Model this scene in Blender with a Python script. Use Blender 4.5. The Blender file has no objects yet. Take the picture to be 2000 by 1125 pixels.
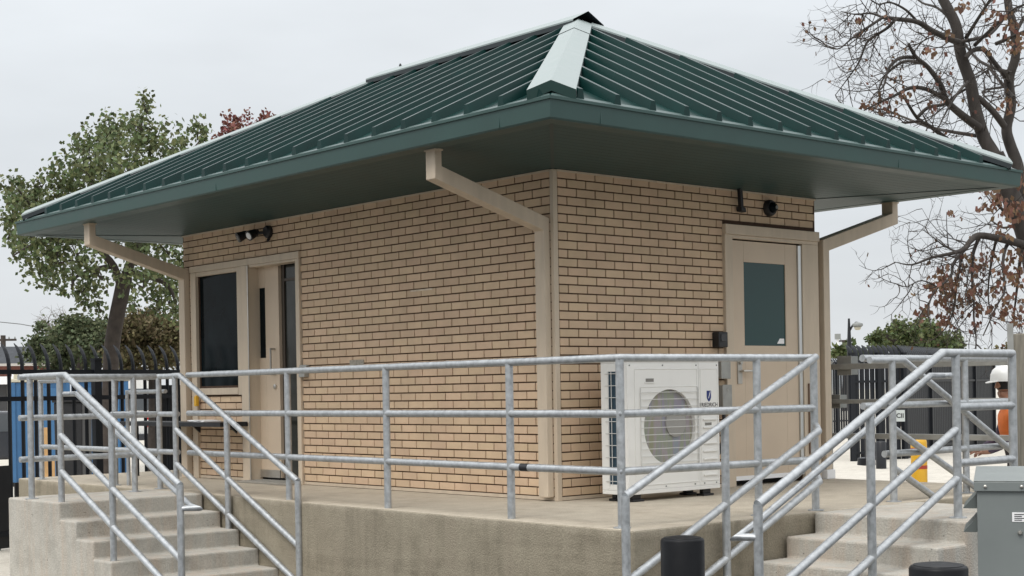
import bpy, bmesh, math, random
from mathutils import Vector, Matrix, Euler
random.seed(7)
SC = bpy.context.scene
COL = SC.collection
R = math.radians

# ------------------------------------------------------------------ camera
CAM = Vector((-7.72372, -8.33170, 0.85073))
YAW, PITCH, ROLL, FPX, SHY = 0.8530501, -0.0030125, -0.0169306, 2906.63, 209.27
_fw = Vector((math.cos(YAW)*math.cos(PITCH), math.sin(YAW)*math.cos(PITCH), math.sin(PITCH)))
_r0 = Vector((math.sin(YAW), -math.cos(YAW), 0)); _u0 = _r0.cross(_fw)
_r = math.cos(ROLL)*_r0 + math.sin(ROLL)*_u0
_u = -math.sin(ROLL)*_r0 + math.cos(ROLL)*_u0
cam = bpy.data.cameras.new("camera"); cam_o = bpy.data.objects.new("camera", cam); COL.objects.link(cam_o)
M = Matrix((( _r.x, _u.x, -_fw.x, CAM.x), (_r.y, _u.y, -_fw.y, CAM.y), (_r.z, _u.z, -_fw.z, CAM.z), (0, 0, 0, 1)))
cam_o.matrix_world = M
cam.sensor_width = 36; cam.sensor_fit = 'HORIZONTAL'; cam.lens = FPX/2000*36; cam.shift_y = SHY/2000
cam.clip_end = 2000; cam.clip_start = .1
SC.camera = cam_o

def at(px, py, D):
    """world point that lies D metres from the standpoint in the direction of the given photo pixel"""
    d = _fw + (px-1000)/FPX*_r + (562.5+SHY-py)/FPX*_u
    return CAM + d.normalized()*D

# ------------------------------------------------------------------ world, sun, exposure
SUN_AZ, SUN_EL = R(196), R(56)
w = bpy.data.worlds.new("World"); SC.world = w; w.use_nodes = True
nt = w.node_tree; nt.nodes.clear()
N = nt.nodes.new; L = nt.links.new
out = N('ShaderNodeOutputWorld'); bg = N('ShaderNodeBackground'); bg.inputs['Strength'].default_value = .1
sky = N('ShaderNodeTexSky'); sky.sky_type = 'NISHITA'; sky.sun_disc = False
sky.sun_elevation = SUN_EL; sky.sun_rotation = R(90)-SUN_AZ; sky.dust_density = 4
tc = N('ShaderNodeTexCoord'); sep = N('ShaderNodeSeparateXYZ'); L(tc.outputs['Generated'], sep.inputs[0])
ramp = N('ShaderNodeValToRGB'); L(sep.outputs['Z'], ramp.inputs[0])
e = ramp.color_ramp.elements
e[0].position = 0.0; e[0].color = (.72, .745, .765, 1)
e[1].position = 1.0; e[1].color = (1.95, 1.97, 2.0, 1)
for pos, c in ((.06, (.715, .745, .77, 1)), (.16, (.77, .81, .845, 1)), (.30, (.89, .93, .965, 1)), (.6, (1.45, 1.48, 1.51, 1))):
    k = e.new(pos); k.color = c
mp = N('ShaderNodeMapping'); mp.inputs['Scale'].default_value = (1.6, 1.6, 5.); L(tc.outputs['Generated'], mp.inputs[0])
nz = N('ShaderNodeTexNoise'); nz.inputs['Scale'].default_value = 1.7; nz.inputs['Detail'].default_value = 5; L(mp.outputs[0], nz.inputs[0])
mr = N('ShaderNodeMapRange'); mr.inputs[1].default_value = .3; mr.inputs[2].default_value = .7; mr.inputs[3].default_value = 8.9; mr.inputs[4].default_value = 10.9
L(nz.outputs[0], mr.inputs[0])
vm = N('ShaderNodeVectorMath'); vm.operation = 'SCALE'; L(ramp.outputs[0], vm.inputs[0]); L(mr.outputs[0], vm.inputs['Scale'])
mx = N('ShaderNodeMix'); mx.data_type = 'RGBA'; mx.inputs[0].default_value = .94
L(sky.outputs[0], mx.inputs[6]); L(vm.outputs[0], mx.inputs[7]); L(mx.outputs[2], bg.inputs[0]); L(bg.outputs[0], out.inputs[0])
sun = bpy.data.lights.new("sun", 'SUN'); sun.energy = 1.5; sun.angle = R(24); sun.color = (1, .96, .9)
sun_o = bpy.data.objects.new("sun", sun); COL.objects.link(sun_o)
sd = Vector((math.cos(SUN_AZ)*math.cos(SUN_EL), math.sin(SUN_AZ)*math.cos(SUN_EL), math.sin(SUN_EL)))
sun_o.rotation_euler = sd.to_track_quat('Z', 'Y').to_euler()
SC.view_settings.view_transform = 'Standard'; SC.view_settings.look = 'None'
SC.view_settings.exposure = 0.07; SC.view_settings.gamma = 1

# ------------------------------------------------------------------ materials
MATS = {}
def mat(name, col, rough=.6, metal=0., var=0., scale=6., col2=None, bump=0., bscale=40., stretch=None, spec=.5, rvar=0., island=0., coat=0., trans=0., detail=5):
    if name in MATS: return MATS[name]
    m = bpy.data.materials.new(name); m.use_nodes = True; t = m.node_tree; n = t.nodes.new; l = t.links.new
    b = t.nodes['Principled BSDF']
    b.inputs['Roughness'].default_value = rough; b.inputs['Metallic'].default_value = metal
    b.inputs['Specular IOR Level'].default_value = spec
    if coat: b.inputs['Coat Weight'].default_value = coat; b.inputs['Coat Roughness'].default_value = .15
    c = (*col, 1); b.inputs['Base Color'].default_value = c
    src = None
    co = n('ShaderNodeTexCoord').outputs['Object']
    if stretch:
        q = n('ShaderNodeMapping'); q.inputs['Scale'].default_value = stretch; l(co, q.inputs[0]); cs = q.outputs[0]
    else: cs = co
    if var or col2:
        z = n('ShaderNodeTexNoise'); z.inputs['Scale'].default_value = scale; z.inputs['Detail'].default_value = detail; z.inputs['Roughness'].default_value = .6; l(cs, z.inputs[0])
        a = n('ShaderNodeMapRange'); a.inputs[1].default_value = .3; a.inputs[2].default_value = .7; l(z.outputs[0], a.inputs[0])
        x = n('ShaderNodeMix'); x.data_type = 'RGBA'; l(a.outputs[0], x.inputs[0])
        d = col2 if col2 else tuple(v*(1-var) for v in col)
        h = col if col2 else tuple(min(1, v*(1+var)) for v in col)
        x.inputs[6].default_value = (*d, 1); x.inputs[7].default_value = (*h, 1); src = x.outputs[2]
        if rvar:
            rr = n('ShaderNodeMapRange'); l(a.outputs[0], rr.inputs[0]); rr.inputs[3].default_value = rough-rvar; rr.inputs[4].default_value = rough+rvar; l(rr.outputs[0], b.inputs['Roughness'])
    if island:
        g = n('ShaderNodeNewGeometry'); hv = n('ShaderNodeHueSaturation')
        for k, (o, i, f) in enumerate((('Random Per Island', 'Value', island),)):
            rr = n('ShaderNodeMapRange'); l(g.outputs[o], rr.inputs[0]); rr.inputs[3].default_value = 1-f; rr.inputs[4].default_value = 1+f; l(rr.outputs[0], hv.inputs[i])
        mlt = n('ShaderNodeMath'); mlt.operation = 'MULTIPLY_ADD'; mlt.inputs[1].default_value = 7.31; mlt.inputs[2].default_value = .17; l(g.outputs['Random Per Island'], mlt.inputs[0])
        fr = n('ShaderNodeMath'); fr.operation = 'FRACT'; l(mlt.outputs[0], fr.inputs[0])
        rr = n('ShaderNodeMapRange'); l(fr.outputs[0], rr.inputs[0]); rr.inputs[3].default_value = .5-.1*island; rr.inputs[4].default_value = .5+.06*island; l(rr.outputs[0], hv.inputs['Hue'])
        if src is not None: l(src, hv.inputs['Color'])
        else: hv.inputs['Color'].default_value = c
        src = hv.outputs[0]
    if src is not None: l(src, b.inputs['Base Color'])
    if bump:
        z2 = n('ShaderNodeTexNoise'); z2.inputs['Scale'].default_value = bscale; z2.inputs['Detail'].default_value = 6; l(cs, z2.inputs[0])
        bp = n('ShaderNodeBump'); bp.inputs['Strength'].default_value = bump; bp.inputs['Distance'].default_value = .01; l(z2.outputs[0], bp.inputs['Height']); l(bp.outputs[0], b.inputs['Normal'])
    if trans:
        tr = n('ShaderNodeBsdfTranslucent'); ms = n('ShaderNodeMixShader'); ms.inputs[0].default_value = trans
        if src is not None: l(src, tr.inputs[0])
        else: tr.inputs[0].default_value = c
        l(b.outputs[0], ms.inputs[1]); l(tr.outputs[0], ms.inputs[2]); l(ms.outputs[0], t.nodes['Material Output'].inputs[0])
    MATS[name] = m
    return m

def concrete(name, base, stain, streak=None, pits=1., lip=None):
    """cast concrete: broad blotches, fine grain, small dark pits, optional vertical run-off streaks"""
    m = bpy.data.materials.new(name); m.use_nodes = True; t = m.node_tree; n = t.nodes.new; l = t.links.new
    b = t.nodes['Principled BSDF']; b.inputs['Roughness'].default_value = .88; b.inputs['Specular IOR Level'].default_value = .3
    co = n('ShaderNodeTexCoord').outputs['Object']
    def noise(scale, detail=6, lo=.35, hi=.65, st=None, rough=.6):
        v = co
        if st:
            q = n('ShaderNodeMapping'); q.inputs['Scale'].default_value = st; l(co, q.inputs[0]); v = q.outputs[0]
        z = n('ShaderNodeTexNoise'); z.inputs['Scale'].default_value = scale; z.inputs['Detail'].default_value = detail; z.inputs['Roughness'].default_value = rough; l(v, z.inputs[0])
        a = n('ShaderNodeMapRange'); a.inputs[1].default_value = lo; a.inputs[2].default_value = hi; l(z.outputs[0], a.inputs[0]); return a.outputs[0]
    def mix(f, a, c, mode='MIX'):
        x = n('ShaderNodeMix'); x.data_type = 'RGBA'; x.blend_type = mode
        if isinstance(f, float): x.inputs[0].default_value = f
        else: l(f, x.inputs[0])
        for k, v in ((6, a), (7, c)):
            if isinstance(v, tuple): x.inputs[k].default_value = (*v, 1)
            else: l(v, x.inputs[k])
        return x.outputs[2]
    c = mix(noise(1.6), stain, base)
    c = mix(noise(7, lo=.3, hi=.75), c, tuple(v*1.12 for v in base))
    if streak: c = mix(noise(2.2, lo=.45, hi=.72, st=(4, 4, .35)), c, streak)
    if lip:
        sp_ = n('ShaderNodeSeparateXYZ'); l(co, sp_.inputs[0]); wob = noise(6, 4, .2, .8)
        ad = n('ShaderNodeMath'); ad.operation = 'MULTIPLY_ADD'; ad.inputs[1].default_value = .075; l(wob, ad.inputs[0]); l(sp_.outputs['Z'], ad.inputs[2])
        lm = n('ShaderNodeMapRange'); lm.inputs[1].default_value = -.012; lm.inputs[2].default_value = .03; lm.inputs[3].default_value = 0; lm.inputs[4].default_value = .8; l(ad.outputs[0], lm.inputs[0]); c = mix(lm.outputs[0], c, lip)
        # damp run-off marks below the edge
        dk = noise(3.1, 5, .54, .74, st=(2.2, 2.2, .22)); dm = n('ShaderNodeMath'); dm.operation = 'MULTIPLY'; dm.inputs[1].default_value = .5; l(dk, dm.inputs[0]); c = mix(dm.outputs[0], c, tuple(v*.66 for v in stain))
        lines = noise(1.2, 3, .485, .5, st=(.3, .3, 5.5)); l2 = n('ShaderNodeMath'); l2.operation = 'MULTIPLY'; l2.inputs[1].default_value = .22; l(lines, l2.inputs[0]); c = mix(l2.outputs[0], c, tuple(v*1.18 for v in base))
    g = noise(90, 3, .3, .7)
    c = mix(.35, c, mix(g, (.55, .55, .55), (1.35, 1.35, 1.35)), 'MULTIPLY')
    p = noise(26, 2, .70, .76)
    pm = n('ShaderNodeMath'); pm.operation = 'MULTIPLY'; pm.inputs[1].default_value = .45*pits; l(p, pm.inputs[0])
    c = mix(pm.outputs[0], c, tuple(v*.3 for v in stain))
    l(c, b.inputs['Base Color'])
    bp = n('ShaderNodeBump'); bp.inputs['Strength'].default_value = .35; bp.inputs['Distance'].default_value = .01
    l(g, bp.inputs['Height']); l(bp.outputs[0], b.inputs['Normal'])
    MATS[name] = m; return m

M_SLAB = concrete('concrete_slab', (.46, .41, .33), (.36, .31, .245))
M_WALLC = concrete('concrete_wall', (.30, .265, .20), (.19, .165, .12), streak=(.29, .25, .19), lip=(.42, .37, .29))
M_STAIR = concrete('concrete_stair', (.45, .43, .385), (.31, .295, .26), streak=(.45, .38, .31), pits=1.6)
M_GROUND = concrete('pavement_concrete', (.52, .49, .43), (.42, .39, .34), pits=.4)
M_BRICK = mat('painted_brick', (.61, .452, .305), .7, var=.08, scale=4, bump=.3, bscale=110, island=.065, spec=.3)
M_MORTAR = mat('brown_mortar', (.075, .043, .026), .9, var=.2, scale=30)
M_TRIM = mat('beige_trim', (.57, .475, .365), .55, var=.08, scale=4, stretch=(3, 3, .5), bump=.05, bscale=60, spec=.35)
M_TRIM2 = mat('beige_door', (.585, .475, .36), .5, var=.04, scale=3, bump=.04, bscale=90, spec=.35)
M_ROOF = mat('green_metal_roof', (.005, .031, .028), .34, var=.2, scale=3, rvar=.08, spec=.22)
M_FASC = mat('green_metal_gutter', (.038, .078, .071), .45, var=.10, scale=2.5, rvar=.06, spec=.35)
M_SOFF = mat('green_soffit', (.026, .066, .064), .5, var=.10, scale=3, spec=.4, stretch=(1, 1, 1))
M_FILM = mat('pale_film_metal', (.28, .325, .32), .45, var=.05, scale=4, rvar=.08, spec=.3)
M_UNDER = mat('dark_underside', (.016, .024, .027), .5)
M_GALV = mat('galvanised_steel', (.45, .468, .48), .45, metal=.66, var=.20, scale=26, rvar=.10, bump=.12, bscale=55)
M_GALVF = mat('galvanised_flat', (.33, .33, .31), .55, metal=.35, var=.15, scale=9, bump=.05)
M_BLACK = mat('black_paint', (.012, .013, .016), .42, var=.2, scale=8, spec=.45)
M_FENCE = mat('black_fence_paint', (.012, .014, .018), .5, spec=.25)
M_PLAST = mat('black_plastic', (.012, .012, .014), .5, var=.3, scale=14, bump=.08, bscale=50)
M_BOLL = mat('black_bollard_cover', (.004, .0045, .006), .45, col2=(.010, .0105, .012), spec=.16, scale=5, rvar=.12, bump=.05, bscale=20)
M_GLASS = mat('dark_window_glass', (.006, .010, .012), .08, var=.6, scale=2.5, spec=.05)
M_TEAL = mat('teal_door_glass', (.012, .050, .048), .04, spec=.4)
M_WHITE = mat('white_enamel', (.78, .77, .735), .42, var=.03, scale=4, bump=.02, bscale=30)
M_STEEL = mat('satin_steel', (.5, .48, .44), .35, metal=.8, var=.1, scale=12)
M_GREY = mat('grey_cabinet_paint', (.19, .21, .205), .42, var=.06, scale=3, rvar=.06, bump=.04, bscale=25)
M_GREYD = mat('grey_cabinet_hood', (.10, .115, .11), .55)
M_BOX = mat('grey_box_plastic', (.24, .25, .24), .55)
M_DARK = mat('dark_interior', (.03, .03, .03), .8)
M_FIN = mat('blue_coil_fins', (.035, .07, .10), .45, metal=.3, var=.35, scale=10, stretch=(1, 1, .2))
M_BARK = mat('grey_bark', (.050, .043, .038), .9, var=.35, scale=9, bump=.6, bscale=18, stretch=(1, 1, .35))
M_BARK2 = mat('dark_bark', (.048, .038, .032), .9, var=.35, scale=9, bump=.6, bscale=18)
M_LEAF = mat('green_leaves', (.122, .155, .068), .6, island=.5, trans=.25, spec=.3)
M_LEAFD = mat('dark_green_leaves', (.095, .118, .062), .7, island=.45, trans=.2, spec=.2)
M_OLIVE = mat('olive_leaves', (.135, .12, .06), .7, island=.45, trans=.2, spec=.2)
M_RED = mat('red_autumn_leaves', (.17, .068, .048), .7, island=.4, trans=.2)
M_BROWN = mat('dry_brown_leaves', (.165, .092, .052), .75, island=.35, trans=.15)
M_CEDAR = mat('shrub_leaves', (.085, .115, .04), .7, island=.45, trans=.2)
M_DIRT = mat('brown_dirt', (.15, .085, .055), .95, var=.4, scale=3, bump=1., bscale=9)
M_YEL = mat('yellow_paint', (.75, .42, .03), .4, var=.06, scale=6)
M_REDP = mat('red_stripe', (.42, .05, .03), .45)
M_BLUE = mat('blue_plastic', (.05, .15, .31), .45, var=.12, scale=3)
M_CREAM = mat('cream_plastic', (.62, .58, .46), .5, var=.1, scale=4)
M_CARW = mat('white_car_paint', (.72, .72, .70), .25, coat=.6, var=.02, scale=4)
M_CARD = mat('dark_car_paint', (.03, .033, .04), .25, coat=.6)
M_CGLASS = mat('car_glass', (.10, .11, .12), .08, spec=.6)
M_TAIL = mat('red_lamp_plastic', (.55, .02, .02), .2)
M_TYRE = mat('tyre_rubber', (.02, .02, .02), .8)
M_ROOFB = mat('dark_shingles', (.055, .06, .068), .8, var=.2, scale=6)
M_BRK = mat('red_brickwork', (.26, .105, .075), .8, var=.2, scale=4)
M_LETTER = mat('white_letters', (.85, .85, .85), .5)
M_NAVY = mat('navy_ink', (.015, .03, .16), .5)
M_INK = mat('black_ink', (.03, .03, .035), .6)
M_WOOD = mat('weathered_wood', (.23, .21, .17), .85, var=.3, scale=10, stretch=(6, 6, .4), bump=.4, bscale=20)
M_TAN = mat('tan_board', (.5, .30, .13), .7, var=.15, scale=5)
M_ORANGE = mat('orange_shirt', (.80, .20, .045), .8, var=.12, scale=9, bump=.3, bscale=12)
M_SKIN = mat('skin', (.33, .17, .11), .6)
M_TROUS = mat('dark_trousers', (.03, .022, .026), .85, var=.4, scale=9)
M_PLAID = mat('plaid_sleeve', (.10, .07, .10), .85, col2=(.03, .03, .06), scale=30)
M_HAIR = mat('black_hair', (.012, .01, .01), .7)
M_HELM = mat('white_hard_hat', (.78, .78, .76), .35)
M_FAN = None

# ------------------------------------------------------------------ mesh helpers
class MB:
    def __init__(s): s.v = []; s.f = []; s.m = []
    def add(s, vs, fs, mi=0):
        k = len(s.v); s.v += [tuple(v) for v in vs]; s.f += [tuple(i+k for i in f) for f in fs]; s.m += [mi]*len(fs)
    def box(s, x0, x1, y0, y1, z0, z1, mi=0):
        s.add([(x0,y0,z0),(x1,y0,z0),(x1,y1,z0),(x0,y1,z0),(x0,y0,z1),(x1,y0,z1),(x1,y1,z1),(x0,y1,z1)],
              [(3,2,1,0),(4,5,6,7),(0,1,5,4),(1,2,6,5),(2,3,7,6),(3,0,4,7)], mi)
    def obox(s, c, ax, ay, az, mi=0):
        """box from centre and three half-axis vectors"""
        c, ax, ay, az = Vector(c), Vector(ax), Vector(ay), Vector(az)
        P = [c+i*ax+j*ay+k*az for k in (-1,1) for (i,j) in ((-1,-1),(1,-1),(1,1),(-1,1))]
        s.add(P, [(3,2,1,0),(4,5,6,7),(0,1,5,4),(1,2,6,5),(2,3,7,6),(3,0,4,7)], mi)
    def prism(s, poly, z0, z1, mi=0):
        n = len(poly)
        s.add([(p[0],p[1],z0) for p in poly]+[(p[0],p[1],z1) for p in poly],
              [tuple(range(n-1,-1,-1)), tuple(range(n,2*n))]+[(i,(i+1)%n,n+(i+1)%n,n+i) for i in range(n)], mi)
    def extrude(s, poly, d, mi=0):
        """planar 3D polygon pushed along vector d"""
        n = len(poly); d = Vector(d); poly = [Vector(p) for p in poly]
        s.add(poly+[p+d for p in poly], [tuple(range(n-1,-1,-1)), tuple(range(n,2*n))]+[(i,(i+1)%n,n+(i+1)%n,n+i) for i in range(n)], mi)
    def tube(s, pts, r, n=12, mi=0, cap=True, up=None):
        pts = [Vector(p) for p in pts]; k0 = len(s.v); m = len(pts)
        rs = r if isinstance(r, (list, tuple)) else [r]*m
        prev = None
        for i, p in enumerate(pts):
            a = (pts[i]-pts[i-1]).normalized() if i else None
            b = (pts[i+1]-pts[i]).normalized() if i < m-1 else None
            t = (a+b).normalized() if a and b and (a+b).length > 1e-4 else (a or b)
            if prev is None:
                ref = Vector((0,0,1)) if abs(t.z) < .9 else Vector((1,0,0))
                x = t.cross(ref).normalized()
            else:
                x = (prev - t*prev.dot(t)); x = x.normalized() if x.length > 1e-5 else t.orthogonal().normalized()
            y = t.cross(x); prev = x
            k = 1.
            if a and b: k = 1/max(.35, math.sqrt(max(.01, (1+a.dot(b))/2)))
            # mitre: stretch along the bend direction
            bd = (b-a) if a and b else None
            for j in range(n):
                an = 2*math.pi*j/n; o = x*math.cos(an)+y*math.sin(an)
                if bd is not None and bd.length > 1e-4:
                    q = bd.normalized(); o = o + q*(o.dot(q))*(k-1)
                s.v.append(tuple(p+o*rs[i]))
        for i in range(m-1):
            for j in range(n):
                s.f.append((k0+i*n+j, k0+i*n+(j+1)%n, k0+(i+1)*n+(j+1)%n, k0+(i+1)*n+j)); s.m.append(mi)
        if cap:
            s.f.append(tuple(k0+j for j in range(n-1,-1,-1))); s.m.append(mi)
            s.f.append(tuple(k0+(m-1)*n+j for j in range(n))); s.m.append(mi)
    def lathe(s, prof, c=(0,0,0), n=24, mi=0, axis=None):
        """profile of (radius, height) turned round an axis through c"""
        c = Vector(c); ax = Vector(axis or (0,0,1)).normalized(); x = ax.orthogonal().normalized(); y = ax.cross(x); k0 = len(s.v)
        for (r, h) in prof:
            for j in range(n):
                a = 2*math.pi*j/n; s.v.append(tuple(c+ax*h+(x*math.cos(a)+y*math.sin(a))*r))
        for i in range(len(prof)-1):
            for j in range(n): s.f.append((k0+i*n+j, k0+i*n+(j+1)%n, k0+(i+1)*n+(j+1)%n, k0+(i+1)*n+j)); s.m.append(mi)
        s.f.append(tuple(k0+j for j in range(n-1,-1,-1))); s.m.append(mi)
        s.f.append(tuple(k0+(len(prof)-1)*n+j for j in range(n))); s.m.append(mi)
    def build(s, name, mats, parent=None, smooth=None, bevel=0., origin=None, seg=2):
        me = bpy.data.meshes.new(name)
        org = Vector(origin) if origin is not None else Vector((0,0,0))
        me.from_pydata([tuple(Vector(v)-org) for v in s.v] if origin is not None else s.v, [], s.f)
        ml = mats if isinstance(mats, (list, tuple)) else [mats]
        for q in ml: me.materials.append(q)
        if len(ml) > 1: me.polygons.foreach_set('material_index', s.m)
        o = bpy.data.objects.new(name, me); COL.objects.link(o)
        if origin is not None: o.location = org
        if bevel:
            b = bmesh.new(); b.from_mesh(me); bmesh.ops.recalc_face_normals(b, faces=b.faces)
            ed = [q for q in b.edges if q.is_manifold and q.calc_face_angle(0) > .5]
            bmesh.ops.bevel(b, geom=ed, offset=bevel, segments=seg, affect='EDGES', profile=.5, clamp_overlap=True)
            b.to_mesh(me); b.free()
        else:
            b = bmesh.new(); b.from_mesh(me); bmesh.ops.recalc_face_normals(b, faces=b.faces); b.to_mesh(me); b.free()
        if smooth: 
            me.polygons.foreach_set('use_smooth', [True]*len(me.polygons))
            me.set_sharp_from_angle(angle=R(smooth))
        if parent: adopt(o, parent)
        return o
def wm(o):
    m = Matrix.LocRotScale(o.location, o.rotation_euler, o.scale)
    return wm(o.parent) @ o.matrix_parent_inverse @ m if o.parent else m
def adopt(o, parent): o.parent = parent; o.matrix_parent_inverse = wm(parent).inverted()
def tag(o, label, cat, group=None, kind=None):
    if label: o['label'] = label
    if cat: o['category'] = cat
    if group: o['group'] = group
    if kind: o['kind'] = kind
    return o
def thing(name, label, cat, loc=(0,0,0), group=None):
    o = bpy.data.objects.new(name, None); COL.objects.link(o); o.location = loc; o.empty_display_size = .2
    return tag(o, label, cat, group)
def struct(o): o['kind'] = 'structure'; return o
def text_mesh(name, body, size, origin, xdir, zdir, m, parent, depth=.002, align='CENTER', bold=0.):
    cu = bpy.data.curves.new(name, 'FONT'); cu.body = body; cu.size = size; cu.extrude = depth; cu.align_x = align; cu.offset = bold
    t = bpy.data.objects.new(name, cu); COL.objects.link(t)
    bpy.context.view_layer.update()
    me = bpy.data.meshes.new_from_object(t.evaluated_get(bpy.context.evaluated_depsgraph_get()))
    bpy.data.objects.remove(t); me.materials.clear(); me.materials.append(m)
    o = bpy.data.objects.new(name, me); COL.objects.link(o)
    x = Vector(xdir).normalized(); z = Vector(zdir).normalized(); y = x.cross(z)*-1
    nrm = x.cross(z)
    mt = Matrix(((x.x, z.x, nrm.x, 0), (x.y, z.y, nrm.y, 0), (x.z, z.z, nrm.z, 0), (0,0,0,1)))
    me.transform(Matrix.Translation(origin) @ mt)
    if parent: adopt(o, parent)
    return o
VR, VF = _r0.normalized(), Vector((_fw.x, _fw.y, 0)).normalized()
GZ = -.85           # ground level; the platform top is z = 0

# ------------------------------------------------------------------ ground
b = MB(); b.add([(-300,-300,GZ),(500,-300,GZ),(500,500,GZ),(-300,500,GZ)], [(0,1,2,3)])
struct(b.build('ground', M_GROUND))
b = MB(); b.add([(-60,-60,GZ+.004),(60,-60,GZ+.004),(60,-6.2,GZ+.004),(9,-6.2,GZ+.004),(-4.2,3.,GZ+.004),(-4.2,60,GZ+.004),(-60,60,GZ+.004)], [(0,1,2,3,4,5,6)])  # unseen dark sheet, added to cut light bounced up under the soffit
struct(b.build('bounce_cut_sheet', mat('bounce_cut_dark', (.055,.053,.05), .9, var=.25, scale=3, bump=.5, bscale=70)))
# heap of dug-out earth behind the platform
b = MB(); n = 26
mc = Vector((9.2, 1.6, GZ)); vs = []; fs = []
for i in range(n):
    for j in range(n):
        x = (i/(n-1)-.5)*2; y = (j/(n-1)-.5)*2
        h = max(0, 1-x*x)*max(0, 1-y*y)
        vs.append((mc.x+x*1.9*1.0, mc.y+y*1.6, GZ-.03+.36*h**.7+random.uniform(0, .05)*(h > .05)))
for i in range(n-1):
    for j in range(n-1): fs.append((i*n+j, (i+1)*n+j, (i+1)*n+j+1, i*n+j+1))
b.add(vs, fs); struct(b.build('dirt_heap', M_DIRT, smooth=60))

# ------------------------------------------------------------------ concrete platform with three stairs
plat = thing('concrete_platform', 'raised concrete platform with cast steps carrying the brick booth', 'platform', (0, 0, GZ))
b = MB(); b.prism([(-1.33,-2.10),(3.42,-2.13),(3.42,7.2),(-1.22,7.2),(-1.22,3.0)], GZ, 0)
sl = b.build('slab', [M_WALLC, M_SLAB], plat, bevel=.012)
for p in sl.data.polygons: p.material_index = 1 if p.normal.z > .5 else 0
TR, RI = .305, .138
def stair(name, prof_dir, u0, w0, w1, landing, nst):
    """one solid stepped block: landing plus nst steps; prof_dir 'y-' runs towards -y, 'x-' / 'x+' run along x"""
    poly = [(landing, GZ), (landing, 0), (u0, 0)]
    sgn = -1 if prof_dir[1] == '-' else 1
    for k in range(1, nst+1):
        poly += [(u0+sgn*(k-1)*TR, -RI*k), (u0+sgn*k*TR, -RI*k)]
    poly[-1] = (poly[-1][0], poly[-1][1]); poly.append((poly[-1][0], GZ))
    b = MB()
    if prof_dir[0] == 'y': b.extrude([(w0, u, z) for u, z in poly], (w1-w0, 0, 0))
    else: b.extrude([(u, w0, z) for u, z in poly], (0, w1-w0, 0))
    o = b.build(name, M_STAIR, plat, bevel=.014)
    for p in o.data.polygons: p.use_smooth = False
    return o
stair('staircase', 'y-', 3.22, -2.55, -1.235, 4.25, 5)
stair('staircase', 'x-', .36, -3.28, -2.135, 1.05, 5)
stair('staircase', 'x+', 1.52, -3.28, -2.135, 1.053, 5)

# ------------------------------------------------------------------ guard booth
H, LY, WX = 2.54, 5.748, 3.225
booth = thing('guard_booth', 'tan brick guard booth under a dark green hipped metal roof', 'booth', (1.6, 2.87, 0))
# backing walls with openings
b = MB(); T = .12
def wall_left(y0, y1, z0, z1): b.box(.004, T, y0, y1, z0, z1)
wall_left(0, 3.56, 0, H-.002); wall_left(3.56, 4.42, 2.13, H-.002); wall_left(4.42, LY, 2.10, H-.002); wall_left(4.42, LY, 0, .95); wall_left(5.43, LY, .95, 2.10); wall_left(4.42, 4.64, .95, 2.10)
bl = MB()
def wr(x0, x1, z0, z1): b.box(x0, x1, .004, T, z0, z1)
wr(.121, 2.06, 0, H-.002); wr(2.06, 2.99, 2.13, H-.002); wr(2.99, WX, 0, H-.002)
b.box(WX-T, WX, .121, LY-.121, 0, H-.002); b.box(.121, WX, LY-T, LY, 0, H-.002)
b.build('wall', M_MORTAR, booth)
b = MB(); b.box(.13, WX-.13, .13, LY-.13, .004, .03); b.box(1.9, 1.96, 1., LY-.13, .03, 2.5); b.build('floor', M_DARK, booth)
# brick courses
def bricks(u0, u1, excl, place, name):
    b = MB(); ch = H/37.5; bl_, j = .2035, .0105
    for i in range(38):
        z0 = .038 + i*ch; z1 = min(z0+ch-j, H-.003)
        if z1-z0 < .02: continue
        u = u0 - (bl_/2 if i % 2 else 0)
        while u < u1:
            segs = [(max(u, u0), min(u+bl_-j, u1))]
            for (a, c, ze0, ze1) in excl:
                if z1 > ze0+.012 and z0 < ze1-.012:
                    ns = []
                    for s0, s1 in segs:
                        if s1 <= a or s0 >= c: ns.append((s0, s1))
                        else:
                            if s0 < a: ns.append((s0, a))
                            if s1 > c: ns.append((c, s1))
                    segs = ns
            for s0, s1 in segs:
                if s1-s0 > .012: place(b, s0, s1, z0, z1)
            u += bl_
    return b.build(name, M_BRICK, booth, bevel=.0022, seg=1)
def pl_left(b, s0, s1, z0, z1):
    o = -.006+random.uniform(-.0012, .0012); b.box(o, .006, s0, s1, z0, z1)
def pl_right(b, s0, s1, z0, z1):
    o = -.006+random.uniform(-.0012, .0012); b.box(s0, s1, o, .006, z0, z1)
bricks(.034, LY-.01, [(3.50, 4.585, 0, 2.195), (4.50, 5.56, .86, 2.195), (5.47, 5.56, 0, 2.195)], pl_left, 'brick_facing')
bricks(.044, WX-.02, [(1.945, WX, 0, 2.235)], pl_right, 'brick_facing')
# smooth corner trim, base and top strips
b = MB()
b.prism([(-.010,-.010),(.036,-.010),(.036,.003),(.003,.003),(.003,.028),(-.010,.028)], .0, H-.004); b.build('corner_trim', M_TRIM, booth, bevel=.003)
b = MB(); b.box(-.008, .003, .0285, 3.498, .004, .030); b.box(-.008, .003, 4.59, 5.46, .004, .030); b.box(.0365, 1.944, -.008, .003, .004, .030)
b.build('base_strip', M_TRIM, booth)
b = MB(); b.box(-.012, .003, .0285, LY, H-.018, H-.003); b.box(.0365, WX, -.012, .003, H-.018, H-.003); b.build('top_strip', M_TRIM, booth)

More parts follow.
